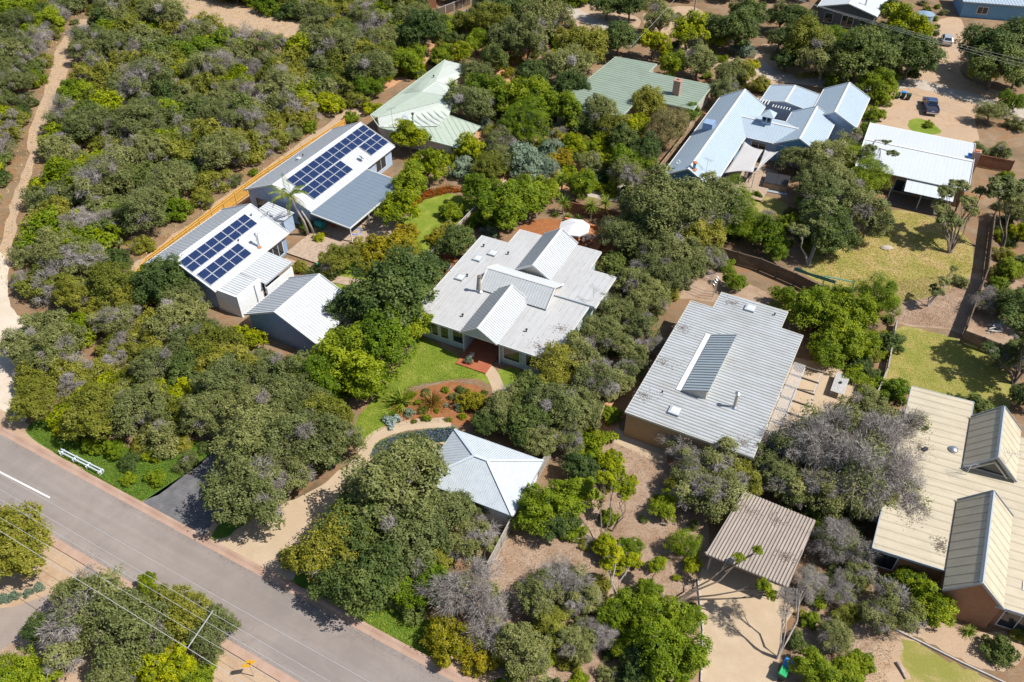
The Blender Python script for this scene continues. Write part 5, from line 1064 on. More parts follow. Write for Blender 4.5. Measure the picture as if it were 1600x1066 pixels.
T = """
yellow_shrub 265 640 22; yellow_shrub 288 612 16; yellow_shrub 125 618 11; yellow_shrub 205 598 14; yellow_shrub 345 640 15; yellow_shrub 245 655 15; yellow_shrub 225 425 16; lime_shrub 255 440 26; yellow_shrub 145 442 10; yellow_shrub 245 508 10; lime_shrub 180 448 11; lime_shrub 385 528 26; lime_shrub 300 510 22; yellow_shrub 262 470 14
grey 150 350 26; grey 118 345 22; grey_shrub 75 290 20
tea 400 690 58; mix 470 685 52; tea 520 680 40; tea 385 770 58; mix 445 745 38; dark 505 712 26; mix 400 640 46; tea 440 630 40; tea 350 600 44
tea 622 762 74; dark 560 820 60; olive 522 862 52; tea 640 848 60; dark 588 900 56; dark 540 905 42; dark_shrub 462 872 24; tea 690 800 44; mix 738 842 36; grey 728 925 48; grey 765 975 34; gold_shrub 702 1005 40; gold_shrub 750 1022 34; bright 662 915 38; dark_shrub 640 935 32; olive 668 862 36; mix 742 800 20; tea 712 778 18
bright 600 530 50; bright 545 560 52; bright 492 585 42; dark 618 455 62; dark 560 478 40; bright 640 510 30; bright_shrub 520 612 32; bright 570 590 36; dark 660 430 36
olive 528 405 26; dark_shrub 508 425 20; gold_shrub 607 392 36; gold_shrub 632 366 20; lime 622 322 36; lime 668 258 34; bright 642 285 30; lime 640 215 28; silver_shrub 690 230 18; olive_shrub 566 392 22; gold_shrub 590 415 24; bright_shrub 706 332 20; gold_shrub 682 372 16; olive_shrub 700 362 18; dark 715 378 28; bright_shrub 480 350 14; lime_shrub 500 372 10; olive_shrub 470 418 14
bright 755 300 32; bright 790 322 40; bright 822 308 34; silver_shrub 725 266 24; lime 735 232 26; mix 783 222 26; silver_shrub 815 256 36; tea 783 248 22; bright 910 288 24; lime 899 226 18; gold_shrub 874 247 20; silver_shrub 850 262 22; bright 850 300 22; olive 765 260 24; bright_shrub 745 345 18; bright_shrub 770 350 18; lime_shrub 790 352 10; silver_shrub 765 362 14
tea 742 115 24; tea 732 158 36; bright 752 138 28; bright 778 152 28; feather 818 195 36; bright 822 150 34; bright 838 166 28; tea 825 60 36; dark 832 122 28; tea 885 102 36; olive 912 72 36; tea 850 26 40; dark 820 15 32; dark 892 135 26; bright 883 166 28; tea 939 176 28; dark 967 60 30; dark 950 6 24; dark 984 10 24; mix 1032 30 28; lime 1020 68 24; lime 1076 48 34; lime 1122 63 16; tea 1092 97 28; bright 1052 102 22; silver_shrub 1162 78 18; dark 1117 45 24; dark 1155 45 34; dark 1170 25 28; tea 1140 112 24; olive 1162 112 20; yellow_shrub 1180 101 12; tea 1130 142 24; olive_shrub 1190 135 18
olive 1015 165 28; she_oak 1043 200 33; lime 996 196 24; dark 975 218 26; lime_shrub 942 222 20; lime_shrub 944 245 18; bright 972 254 24; lime_shrub 897 222 18; dark_shrub 915 198 24; silver_shrub 863 235 22; dark 815 200 30; bright 1075 178 16; dark 1010 235 26; bright 1000 258 20; olive 960 200 22; tea_shrub 925 255 20
mix 984 278 28; tea 1025 318 56; tea 1078 335 48; tea 1120 312 46; feather 1142 345 32; tea 976 368 32; mix 1040 368 30; tea 1063 400 38; mix 1018 408 30; dark_shrub 957 412 22; tea 987 441 28; tea 1047 432 30; tea 1078 420 24; bright 1147 438 18; bright_shrub 1132 414 14; olive 1100 370 36; tea 1000 340 30; mix 1110 400 24; dark_shrub 990 395 20; tea 1020 455 26
tea 1012 470 28; tea 962 482 28; mix 1000 512 26; tea 940 520 30; tea 985 548 26; tea 905 560 40; olive 872 582 38; mix 930 600 34; tea 862 632 40; tea 902 642 38; tea 782 642 30; dark 762 662 22; gold_shrub 738 628 22; dark 822 662 34; tea 846 692 28; lime_shrub 930 690 24; tea 955 602 28; mix 890 688 24; mix 985 578 22; grey 1020 540 20; grey_shrub 992 508 18; dark 830 610 34; bright_shrub 955 650 18; tea 808 620 30
bright 852 798 40; bright 890 780 36; dark 910 735 28; lime 957 728 26; lime_shrub 978 762 13; dark 872 815 28; bright_shrub 893 830 18; lime 947 852 18; bright 984 855 18; lime_shrub 968 876 20; bright_shrub 925 720 20
grey 880 907 36; mix 840 930 34; mix 907 940 28; tea 820 1020 44; tea 895 1005 32; grey 936 992 24; bright 972 1010 22; bright 966 960 30; bright 1022 972 40; bright 1046 1022 48; bright 1072 968 26; tea_shrub 955 1056 18; bright_shrub 807 1058 13; bright_shrub 905 1062 13; lime 952 862 20; yellow_shrub 995 882 11; lime 1027 882 13; lime 1082 882 16; feather 1067 850 24; lime_shrub 1057 903 7; olive 860 975 30; dark 1000 1040 30; bright 1010 930 22
bright 1037 790 20; lime 1171 762 16; mix 1116 768 44; grey 1310 845 34; grey 1269 912 24; grey 1312 922 22; bright_shrub 1333 912 15; bright 1275 1046 30; bright_shrub 1322 1052 24; bright_shrub 1343 1034 17; mix 1295 992 20; dark_shrub 1245 1003 16; olive 1255 765 30; olive 1060 760 22
grey 1272 690 54; grey 1332 722 62; mix 1290 765 44; grey 1392 682 42; grey 1402 765 50; mix 1350 642 34; mix 1232 702 42; tea 1222 752 38; mix 1120 722 38; grey 1070 692 28; mix 1082 742 32; olive 1160 745 30; mix 1360 790 38; mix 1300 720 34; dark_shrub 1330 790 24; mix 1190 720 30
grey 1326 855 32; mix 1400 945 34; bright 1449 945 36; bright 1422 906 24; bright_shrub 1392 910 18; mix 1340 898 24; bright_shrub 1348 1034 18; bright_shrub 1330 1056 24; dark_shrub 1562 1016 26; mix 1374 960 28; tea 1309 995 24; bright_shrub 1350 870 22; olive_shrub 1590 990 14
bright 1275 490 36; bright 1330 490 34; feather 1366 470 38; bright 1310 520 34; bright 1290 548 26; bright 1340 540 28; dark_shrub 1386 536 22; bright 1225 462 17; feather 1165 350 28; bright 1196 366 26; bright 1214 392 20; bright_shrub 1358 606 16; bright_shrub 1360 640 20; bright_shrub 1396 612 24; dark_shrub 1345 570 18; olive_shrub 1365 555 14; bright 1300 465 24
tea 1293 242 34; tea 1246 250 24; feather 1341 250 28; tea 1293 278 38; feather 1354 280 32; tea 1280 302 38; tea 1341 330 42; dark 1288 335 36; mix 1330 225 22; tea 1110 320 46; feather 1148 314 34; tea 1050 328 54; bright_shrub 1232 350 20; grey 1190 345 16; dark 1300 370 36; mix 1355 350 28; bright_shrub 1183 305 8; tea 1320 300 32; tea 1380 345 18; tea_shrub 1370 245 14
dark 1225 25 26; olive 1260 68 36; mix 1290 90 34; dark 1342 84 46; lime 1412 44 38; dark 1425 88 36; dark 1360 108 26; bright 1290 60 26; dark 1542 76 40; dark 1562 96 44; dark 1592 60 40; lime 1540 112 20; tea 1218 62 18; bright 1367 126 24; bright_shrub 1392 128 14; bright_shrub 1376 152 20; bright_shrub 1366 180 17; bright_shrub 1358 202 14; bright_shrub 1306 133 18; tea 1550 174 20; bright 1582 160 18; tea_shrub 1530 236 15; tea_shrub 1562 240 16; dark 1250 30 24; bright_shrub 1450 195 8; dark 1400 20 24; dark 1230 92 20; dark 1385 70 30; dark 1590 115 26; tea_shrub 1590 195 16; tea_shrub 1400 118 12; dark 1230 60 20
olive 20 850 56; mix 128 962 62; tea 205 985 64; dark 80 985 34; lime 232 912 18; olive 288 962 42; tea 330 985 38; tea 190 1042 48; lime 262 1045 42; bright 40 1055 42; bright_shrub 92 1025 22; bright_shrub 310 1058 26; olive 240 960 36; tea 150 920 30; silver_shrub 45 926 8; silver_shrub 22 932 9; silver_shrub 62 918 8; silver_shrub 4 936 9
bright 575 135 20; lime_shrub 600 118 18; olive_shrub 560 160 18; bright 640 92 24; dark 662 48 34; bright 692 88 18; lime 722 82 20; bright 745 66 20; olive 770 30 28; tea 795 62 32; lime_shrub 650 112 16; dark 630 60 22; bright 690 40 18; tea 760 10 24; lime_shrub 580 170 14; olive 725 30 20; dark 800 20 26; bright_shrub 700 108 14; tea 605 60 24; dark 772 90 22; olive 590 85 22; bright_shrub 548 185 12
bright 1580 420 18; lime_shrub 1570 370 14; tea 1590 330 26; dark_shrub 1530 632 16; dark_shrub 1495 628 14; dark_shrub 1510 640 12; dark 1600 620 22; tea_shrub 1500 440 12; dark 1590 480 30; tea 1585 560 28; grey 1540 470 18; lime 1600 360 20
"""
for ln in T.replace('\n', ';').split(';'):
    q = ln.split()
    if q: crown(float(q[1]), float(q[2]), float(q[3]), q[0])

UG = ['bright_shrub', 'dark_shrub', 'olive_shrub', 'tea_shrub', 'lime_shrub', 'gold_shrub', 'silver_shrub', 'mix_shrub']
def under(px, where, spacing, rmin, rmax, wts, avoid=()): thicket(px, where, spacing, rmin, rmax, UG, wts, avoid, z=0.5)
under([(690, 215), (780, 170), (870, 160), (930, 200), (1000, 250), (985, 300), (860, 290), (790, 270), (710, 280)], 'between the pale green and central houses', 2.0, 0.7, 1.5, [4, 3, 3, 2, 3, 1, 2, 1])
under([(590, 100), (640, 60), (760, 20), (900, 40), (960, 70), (900, 100), (800, 120), (740, 100), (640, 120)], 'beyond the pale green hip house', 2.6, 0.7, 1.5, [3, 3, 3, 2, 2, 1, 0, 1], [[(700, 75), (760, 60), (800, 90), (740, 120), (690, 100)]])
under([(960, 385), (1090, 395), (1060, 460), (1000, 500), (950, 580), (930, 660), (850, 690), (800, 650), (900, 610), (950, 520), (970, 450)], 'between the central and ribbed houses', 1.9, 0.7, 1.4, [2, 4, 3, 4, 1, 1, 0, 2])
under([(770, 930), (880, 900), (1000, 930), (1080, 930), (1085, 1075), (760, 1075), (740, 1000)], 'in the littered yard near the bottom edge', 2.0, 0.5, 1.2, [4, 3, 2, 3, 2, 0, 1, 2])
under([(900, 760), (960, 740), (1090, 760), (1100, 860), (1000, 880), (900, 850)], 'in the pale leaf litter left of the carport', 2.7, 0.3, 0.9, [3, 3, 2, 2, 3, 0, 1, 2])
under([(1210, 720), (1330, 700), (1350, 850), (1330, 980), (1250, 980), (1290, 850), (1250, 800)], 'between the carport and cream house', 2.0, 0.6, 1.3, [3, 4, 2, 2, 1, 0, 0, 3])
under([(1000, 320), (1120, 330), (1320, 300), (1330, 360), (1260, 390), (1150, 370), (1020, 370)], 'below the blue gabled house', 2.4, 0.7, 1.5, [3, 4, 3, 3, 1, 0, 0, 1], [[(1150, 295), (1240, 310), (1230, 350), (1150, 340)]])
under([(1240, 40), (1440, 60), (1430, 115), (1330, 110), (1250, 95)], 'in the road reserve at upper right', 2.4, 0.8, 1.6, [3, 4, 3, 3, 2, 0, 0, 1])
under([(1010, 60), (1120, 75), (1180, 110), (1150, 150), (1110, 120), (1040, 95)], 'behind the flat green roof house', 2.4, 0.6, 1.4, [3, 3, 3, 3, 2, 0, 1, 1])
under([(90, 668), (200, 690), (330, 690), (290, 728), (225, 765), (160, 725)], 'on the grass verge by the road', 2.0, 0.6, 1.2, [4, 3, 3, 2, 2, 0, 0, 1], [[(80, 685), (120, 690), (190, 730), (175, 765), (100, 730)]])
under([(620, 618), (700, 604), (755, 606), (765, 640), (730, 656), (690, 650), (640, 655)], 'in the front garden bed', 1.15, 0.25, 0.55, [3, 2, 2, 2, 2, 2, 3, 0])
under([(560, 400), (600, 378), (615, 395), (640, 425), (600, 430)], 'by the deck steps garden', 2.4, 0.4, 0.9, [4, 2, 2, 1, 3, 3, 1, 0])
under([(1260, 470), (1390, 470), (1400, 560), (1340, 600), (1280, 560)], 'beside the ribbed house back corner', 2.2, 0.6, 1.2, [5, 3, 2, 1, 2, 0, 0, 1])
under([(1560, 270), (1640, 270), (1640, 520), (1560, 480), (1555, 380)], 'along the right edge beyond the dark fence', 2.6, 0.7, 1.6, [3, 4, 3, 3, 2, 0, 0, 2])
under([(1440, 0), (1480, 10), (1470, 50), (1440, 60)], 'behind the road reserve trees', 2.5, 0.5, 1.0, [3, 3, 3, 3, 2, 0, 0, 1])
# slender open trees whose stems can be told apart: stems run from one base to leafy clumps
CL = {}
def clump_mesh(leaf, nm):
    me, _ = crown_mesh(nm, leaf, 0.0+10, 0.5, lobes=12, clumps=26, per=12, size=0.08, slim=0.5, low=-0.6, ragged=0.6, twig=1.0 if leaf == 'twig_grey' else 0.12)
    v = np.empty(len(me.vertices)*3); me.vertices.foreach_get('co', v); v = v.reshape(-1, 3); v[:, 2] -= 10; me.vertices.foreach_set('co', v.reshape(-1)); me.update(); return me
for lf in ('leaf_tea', 'leaf_lime', 'leaf_dark', 'twig_grey'): CL[lf] = clump_mesh(lf, 'leaf_clump')
def open_tree(base, clumps, leaf, label, bark='bark', r=0.13):
    b0 = at(*base); o = empty('open_tree', b0, 0, label, 'tree'); mb = MB()
    pts = [(at(x, y, z)-b0, rr) for x, y, z, rr in clumps]
    for p, rr in pts:
        side = Vector((random.uniform(-.5, .5), random.uniform(-.5, .5), 0))
        mb.tube([(random.uniform(-.1, .1), random.uniform(-.1, .1), -0.1), p*0.22+Vector((0, 0, p.z*0.10))+side*0.5, p*0.5+side, p*0.78-side*0.3, p], [r, r*0.85, r*0.65, r*0.45, r*0.2], 7)
        for k in range(5):
            a = p*random.uniform(0.6, 0.95); mb.tube([a, (a+p)/2+Vector((random.uniform(-rr, rr)*.4, random.uniform(-rr, rr)*.4, .1)), p+Vector((random.uniform(-rr, rr), random.uniform(-rr, rr), random.uniform(-.2, .5)))*1.0], [r*0.3, r*0.2, r*0.06], 5)
    mb.build('trunk', bark, o, smooth=True, fix=False)
    for p, rr in pts:
        c = bpy.data.objects.new('crown', CL[leaf]); COL.objects.link(c); c.parent = o; c.location = p; c.scale = (rr, rr, rr*0.8); c.rotation_euler = (0, 0, random.uniform(0, 6))
open_tree((1484, 396), [(1478, 300, 6.5, 1.3), (1500, 290, 7.0, 1.2), (1470, 325, 5.0, 1.3), (1485, 345, 4.2, 1.5), (1512, 315, 6.0, 1.2), (1535, 300, 6.5, 1.0), (1520, 330, 5, 1.0)], 'leaf_tea', 'open tree with many dark curving stems below the plain white roof')
open_tree((1565, 395), [(1572, 290, 7.5, 2.0), (1560, 300, 7, 1.4), (1582, 310, 6.5, 1.4)], 'leaf_tea', 'tall tree leaning on the fence at the right edge')
open_tree((1585, 600), [(1590, 500, 6, 1.8), (1620, 480, 7, 1.6), (1548, 545, 4, 0.9), (1640, 540, 6, 2), (1600, 530, 5, 1.2)], 'leaf_dark', 'dark sinuous trunked tree beside the dry back lawn')
open_tree((1450, 478), [(1475, 440, 3.5, 0.8), (1462, 455, 2.5, 0.9), (1490, 420, 4.5, 0.5)], 'leaf_tea', 'small wind bent tree in the bare back yard', 'bark_grey', 0.1)
open_tree((1052, 945), [(1155, 872, 4.6, 0.55), (1185, 860, 5.0, 0.5), (1195, 915, 4.4, 0.7), (1205, 930, 3.8, 0.6)], 'leaf_lime', 'slender tree leaning right across the carport roof', 'bark', 0.1)
open_tree((1215, 1030), [(1235, 930, 5.5, 0.9), (1262, 905, 6, 1.0), (1225, 955, 4.2, 0.6)], 'twig_grey', 'bare grey leaning tree right of the concrete driveway', 'bark_grey', 0.1)
open_tree((940, 850), [(945, 745, 5.5, 0.8), (960, 760, 4.5, 0.6)], 'leaf_lime', 'thin stemmed tree standing in pale leaf litter', 'bark', 0.07)
open_tree((955, 830), [(985, 760, 4.5, 0.6), (975, 775, 3.8, 0.5)], 'leaf_lime', 'forked thin tree in the leaf litter right of the garage', 'bark', 0.07)
open_tree((965, 945), [(960, 860, 4.5, 0.9), (985, 872, 4.0, 0.7), (950, 880, 3.5, 0.7)], 'leaf_lime', 'lime crowned pale stemmed tree in the littered yard', 'bark_grey', 0.09)
open_tree((1018, 925), [(1028, 880, 3.0, 0.75)], 'leaf_lime', 'single stemmed small lime tree near the driveway edge', 'bark', 0.07)
open_tree((1262, 415), [(1275, 345, 5, 1.5), (1250, 360, 4.5, 1.2), (1290, 320, 6.5, 1.6)], 'leaf_tea', 'pale trunked tree beside the green net in the straw yard', 'bark_grey', 0.14)
open_tree((1330, 215), [(1340, 205, 5.5, 0.7), (1360, 232, 5, 0.9), (1395, 240, 5, 0.8), (1385, 222, 5.5, 0.6)], 'leaf_tea', 'tree whose sparse tips overhang the plain white roof', 'bark_grey', 0.1)

# strap-leaved plants, yuccas, palm
def strap_mesh(nm, n, L, W, leaf, spread=1.0, droop=0.6):
    C, N, Tt, Ls, Ws, Ti = [], [], [], [], [], []
    for i in range(n):
        a = random.uniform(0, 6.283); e = random.uniform(0.15, 1.35)*spread; ln = L*random.uniform(0.65, 1.1); d = Vector((math.cos(a)*math.sin(e), math.sin(a)*math.sin(e), math.cos(e))); p = Vector((0, 0, 0)); tt = random.random()
        for k in range(4):
            q = p+d*ln/4; C.append((p+q)/2); Tt.append(d); N.append(Vector((-math.cos(a)*math.cos(e), -math.sin(a)*math.cos(e), math.sin(e)))+Vector((0, 0, .5))); Ls.append(ln/4*0.62); Ws.append(W*(1, 1, 0.8, 0.5)[k]); Ti.append(tt); p = q
            d = (d+Vector((0, 0, -droop*0.3))).normalized()
    return quads_mesh(nm, np.array(C), np.array(N), np.array(Tt), np.array(Ls), np.array(Ws), np.array(Ti), [leaf])
SM = {'flax': strap_mesh('flax_leaves', 150, 1.9, 0.055, 'leaf_strap', 1.1, 0.5), 'bronze': strap_mesh('bronze_leaves', 170, 1.7, 0.045, 'leaf_bronze', 1.0, 0.4), 'yucca': strap_mesh('yucca_head', 110, 0.95, 0.045, 'leaf_strap', 1.5, 0.5), 'lily': strap_mesh('lily_leaves', 90, 0.8, 0.04, 'leaf_strap', 1.1, 0.7)}
def strap(px, py, z, sc, kind, name, label, trunk=0.0):
    p = at(px, py, z); o = empty(name, (p.x, p.y, 0), random.uniform(0, 6), label, 'plant'); o.scale = (sc, sc, sc)
    c = bpy.data.objects.new('leaves', SM[kind]); COL.objects.link(c); c.parent = o; c.location = (0, 0, trunk/sc+0.05)
    if trunk: MB().tube([(0, 0, 0), (0.05, 0.03, trunk/sc*0.5), (0, 0, trunk/sc+0.1)], [0.11, 0.09, 0.08], 7).build('stem', 'bark_grey', o)
strap(628, 622, 0.8, 1.15, 'flax', 'flax_plant', 'large yellow striped flax clump in the front garden bed')
strap(612, 650, 0.4, 0.6, 'flax', 'flax_plant', 'small striped flax clump beside the silvery succulents')
strap(675, 625, 0.8, 1.0, 'bronze', 'flax_plant', 'bronze leaved flax clump in the front garden bed')
for i, (x, y, tr_) in enumerate(((878, 280, 2.0), (881, 318, 1.6), (924, 323, 1.8), (946, 319, 2.2), (973, 321, 1.8), (856, 292, 1.5), (708, 133, 2.6))):
    strap(x, y, tr_, 1.35, 'yucca', 'yucca', ['tall yucca left of the concrete slab, furthest back', 'yucca just behind the red brown fence end', 'yucca in front of the concrete slab, left one', 'yucca in front of the concrete slab, middle one', 'yucca in front of the concrete slab, right one', 'yucca beside the bright green hedge trees', 'yucca rising beside the pale green roof'][i], tr_)
for i, (x, y) in enumerate(((888, 338), (905, 340), (868, 335), (1515, 986), (500, 360), (478, 362))): strap(x, y, 0.3, 1.0, 'lily', 'lily_plant', 'strappy green lily plant '+['behind the white umbrella', 'right behind the white umbrella', 'left of the white umbrella', 'at the foot of the red brick gable', 'under the patio roof corner', 'at the foot of the palm'][i])
for i, (x, y) in enumerate(((606, 656), (618, 655), (612, 662))):   # silvery agave rosettes
    p = at(x, y, 0.2); o = tag(bpy.data.objects.new('succulent', crown_mesh('succulent', 'leaf_succulent', 0.4, 0.5, lobes=9, clumps=10, per=5, size=0.16, slim=0.5)[0]), 'silvery pale succulent '+['left', 'right', 'nearest'][i]+' of three beside the garden path', 'plant', 'silvery succulents'); COL.objects.link(o); o.location = (p.x, p.y, 0); o.scale = (0.62, 0.62, 0.6)
# palm
b0 = at(482, 368); top = at(452, 305, 6.6)-b0
o = empty('palm_tree', b0, 0, 'feather palm between the two solar houses with drooping fronds', 'palm'); 
MB().tube([(0, 0, -.1), top*0.35+Vector((.2, .1, 0)), top*0.7, top], [0.2, 0.16, 0.14, 0.13], 9).build('trunk', 'bark_grey', o, smooth=True)
MB().tube([(0.7, 0.3, -.1), Vector((0.7, 0.3, 0))+top*0.3, Vector((0.5, 0.2, 0))+top*0.6], [0.17, 0.14, 0.1], 9).build('trunk', 'bark_grey', o, smooth=True)
for k in range(17):
    C, N, Tt, Ls, Ws, Ti = [], [], [], [], [], []
    a = k*2.4+random.uniform(-.2, .2); e = random.uniform(0.35, 1.75); L = random.uniform(2.4, 3.2); d = Vector((math.cos(a)*math.sin(e), math.sin(a)*math.sin(e), math.cos(e))); p = Vector((0, 0, 0)); dry = e > 1.6
    spine = [p.copy()]
    for s in range(16):
        q = p+d*L/16; side = d.cross(Vector((0, 0, 1))).normalized()
        for sg in (-1, 1):
            for u_ in (0.25, 0.75):
                m_ = p.lerp(q, u_); ll = 0.55*(1-abs(s/16-0.4)); dr = (side*sg+d*0.5+Vector((0, 0, -0.55))).normalized(); C.append(m_+dr*ll/2); Tt.append(dr); N.append(d.cross(dr)*sg+Vector((0, 0, .6))); Ls.append(ll/2*1.05); Ws.append(0.03); Ti.append(random.random())
        p = q; spine.append(p.copy()); d = (d+Vector((0, 0, -0.075-0.05*e*.5))).normalized()
    me = quads_mesh('frond', np.array(C), np.array(N), np.array(Tt), np.array(Ls), np.array(Ws), np.array(Ti), ['leaf_dry' if dry else 'leaf_palm'])
    c = bpy.data.objects.new('frond', me); COL.objects.link(c); c.parent = o; c.location = top
    MB().tube(spine[::4], 0.018, 4).build('midrib', 'leaf_palm', c)
# ground cover and small loose things nobody could count
def scatter(name, label_kind, px, n, leaf, size, slim, hmax, flat=0.3, jitter=0.0):
    poly = [(p.x, p.y) for p in (at(*q) for q in px)]; xs = [p[0] for p in poly]; ys = [p[1] for p in poly]; C = []
    while len(C) < n:
        x, y = random.uniform(min(xs), max(xs)), random.uniform(min(ys), max(ys))
        if inside(poly, x, y): C.append((x, y, random.random()**2*hmax+0.03))
    C = np.array(C); k = len(C); N = unit(k)*(1-flat)+np.array([0, 0, flat*2]); T_ = unit(k)
    if hmax < 0.15 and flat < 0.2: T_[:, 2] += 1.5
    me = quads_mesh(name, C, N, T_, size*rng.uniform(.6, 1.4, k), size*slim*rng.uniform(.6, 1.4, k), rng.random(k), [leaf])
    o = bpy.data.objects.new(name, me); COL.objects.link(o); tag(o, label_kind, name.replace('_', ' '), kind='stuff'); return o
scatter('flower_groundcover', 'blue flowering groundcover between the two garden paths', [(580, 714), (590, 696), (620, 682), (670, 673), (710, 670), (703, 688), (660, 698), (620, 706)], 9000, 'leaf_flower_blue', 0.06, 0.6, 0.45)
scatter('leaf_litter', 'fallen bark and leaf litter in the yard below the ribbed house', [(760, 880), (800, 840), (880, 830), (900, 760), (950, 690), (1040, 720), (1100, 800), (1095, 900), (1085, 960), (1080, 1090), (740, 1090), (740, 960)], 34000, 'litter_bits', 0.045, 0.35, 0.05, 0.8)
scatter('leaf_litter', 'fallen twigs and litter in the bare yard at right', [(1385, 460), (1400, 440), (1480, 430), (1540, 440), (1500, 515), (1400, 505)], 9000, 'litter_bits', 0.06, 0.3, 0.06, 0.8)
scatter('leaf_litter', 'fallen litter under the trees right of the driveway', [(1230, 990), (1300, 900), (1360, 900), (1420, 960), (1400, 1000), (1380, 1090), (1215, 1090)], 9000, 'litter_bits', 0.045, 0.35, 0.05, 0.8)
scatter('mulch_chips', 'red brown bark chips on the front garden bed', [(603, 672), (610, 635), (640, 600), (690, 590), (750, 595), (775, 612), (770, 650), (730, 664), (690, 660), (640, 664)], 6000, 'litter_bits', 0.035, 0.4, 0.04, 0.8)
scatter('grass', 'longer grass blades on the front lawn', [(556, 680), (560, 650), (600, 605), (640, 548), (655, 525), (700, 548), (760, 578), (740, 592), (690, 596), (640, 606), (612, 640), (606, 668), (585, 678), (566, 700)], 15000, 'grass_tuft', 0.06, 0.3, 0.06, 0.15)
scatter('grass', 'straw coloured grass tufts in the dry back yard', [(1255, 425), (1275, 390), (1320, 360), (1370, 330), (1440, 335), (1510, 370), (1520, 420), (1490, 450), (1420, 470), (1350, 470), (1300, 450)], 18000, 'straw_tuft', 0.10, 0.3, 0.08, 0.15)
scatter('grass', 'short dry grass on the lawn behind the cream house', [(1375, 610), (1388, 570), (1402, 515), (1440, 515), (1510, 535), (1555, 560), (1570, 640), (1500, 635), (1430, 612)], 14000, 'straw_tuft', 0.06, 0.3, 0.06, 0.15)
scatter('grass', 'long dark grass on the verge under the roadside trees', [(40, 672), (90, 655), (200, 700), (300, 690), (335, 700), (300, 735), (222, 783), (150, 745), (80, 705)], 16000, 'grass_dark', 0.09, 0.22, 0.22, 0.15)
scatter('grass', 'green grass on the verge beside the road', [(540, 950), (580, 930), (640, 950), (700, 1000), (690, 1030), (632, 1008), (590, 985)], 8000, 'grass_tuft', 0.07, 0.3, 0.08, 0.15)
scatter('flowers', 'red and green flower bed at the end of the garden lawn', [(640, 318), (665, 302), (700, 292), (730, 300), (700, 303), (665, 312), (645, 328)], 3500, 'leaf_flower_red', 0.09, 0.6, 0.6)
scatter('grass', 'yellow grass along the gravel road edge', [(1240, 118), (1290, 110), (1350, 118), (1345, 126), (1290, 122), (1245, 124)], 4000, 'straw_tuft', 0.16, 0.25, 0.3, 0.15)
scatter('grass', 'rough dry grass on the hidden bush floor', [(-80, 420), (60, 470), (210, 430), (400, 285), (560, 160), (640, 60), (600, -60), (-140, -60)], 40000, 'straw_tuft', 0.16, 0.25, 0.35, 0.15)

# ------------------------------------------------------------------ labels for the plants
ORD = ['nearest', 'second nearest', 'third nearest', 'fourth nearest', 'fifth nearest', 'sixth nearest', 'seventh nearest', 'eighth nearest', 'ninth nearest', 'tenth nearest', 'eleventh nearest', 'twelfth nearest']
bins = {}
for o, kind, zone, x, y, Rr in PLANTS:
    look = LOOK[kind][1]
    if zone == 'BUSH':
        pr = [(110, 60, 'beside the top of the sandy track'), (45, 230, 'beside the narrow sandy track'), (20, 60, 'left of the sandy track'), (20, 430, 'beside the pale sand track'), (330, 20, 'beside the pale sand clearing'), (240, 130, 'in the middle of the bushland'), (150, 350, 'near the bare grey tree'),
              (260, 330, 'near the yellow fence lower end'), (430, 190, 'near the yellow fence upper end'), (560, 90, 'left of the grey paling fence'), (380, 110, 'right of the bushland middle'), (130, 200, 'right of the sandy track'), (520, 20, 'near the top edge hut'), (200, 60, 'below the sand clearing')]
        zone = min(pr, key=lambda q: (at(q[0], q[1]).xy-Vector((x, y))).length)[2]
    if zone: tag(o, look+' '+zone, None, (look+' '+zone)[:60])
    else:
        m_ = min(MARKS, key=lambda q: (q[0][0]-x)**2+(q[0][1]-y)**2); dx, dy = x-m_[0][0], y-m_[0][1]
        sd = ('right of' if dx > 0 else 'left of') if abs(dx) > abs(dy) else ('behind' if dy > 0 else 'in front of')
        bins.setdefault((look, sd, m_[1]), []).append((dx*dx+dy*dy, o))
for (look, sd, mk), L in bins.items():
    L.sort(key=lambda q: q[0])
    for i, (_, o) in enumerate(L):
        o['label'] = look+' '+sd+' '+mk+('' if len(L) == 1 else ', '+ORD[min(i, 11)]+' one')
        o['group'] = 'garden and roadside plants'

# ------------------------------------------------------------------ vehicles
def extr(prof, w0, w1=None):
    """side profile (x,z) extruded across y"""
    n = len(prof); w1 = w1 or w0; vs = [(x, -w0/2, z) for x, z in prof]+[(x, w0/2, z) for x, z in prof]
    return MB().add(vs, [tuple(range(n)), tuple(range(n, 2*n))[::-1]]+[(i, (i+1) % n, n+(i+1) % n, n+i) for i in range(n)])
def frustum(x0, x1, z0, w0, X0, X1, z1, w1):
    vs = [(x0, -w0/2, z0), (x1, -w0/2, z0), (x1, w0/2, z0), (x0, w0/2, z0), (X0, -w1/2, z1), (X1, -w1/2, z1), (X1, w1/2, z1), (X0, w1/2, z1)]
    return vs, [(3, 2, 1, 0), (4, 5, 6, 7), (0, 1, 5, 4), (1, 2, 6, 5), (2, 3, 7, 6), (3, 0, 4, 7)]
def quad_on(vs, face, m0, m1, n0, n1, off):
    a, b_, c, d = [Vector(vs[i]) for i in face]; nn = (b_-a).cross(d-a).normalized()
    P = lambda s, t_: (a.lerp(b_, s)).lerp(d.lerp(c, s), t_)
    q = [P(m0, n0), P(m1, n0), P(m1, n1), P(m0, n1)]
    return [p+nn*off for p in q]+[p-nn*0.02 for p in q], [(0, 1, 2, 3), (7, 6, 5, 4), (0, 1, 5, 4), (1, 2, 6, 5), (2, 3, 7, 6), (3, 0, 4, 7)]
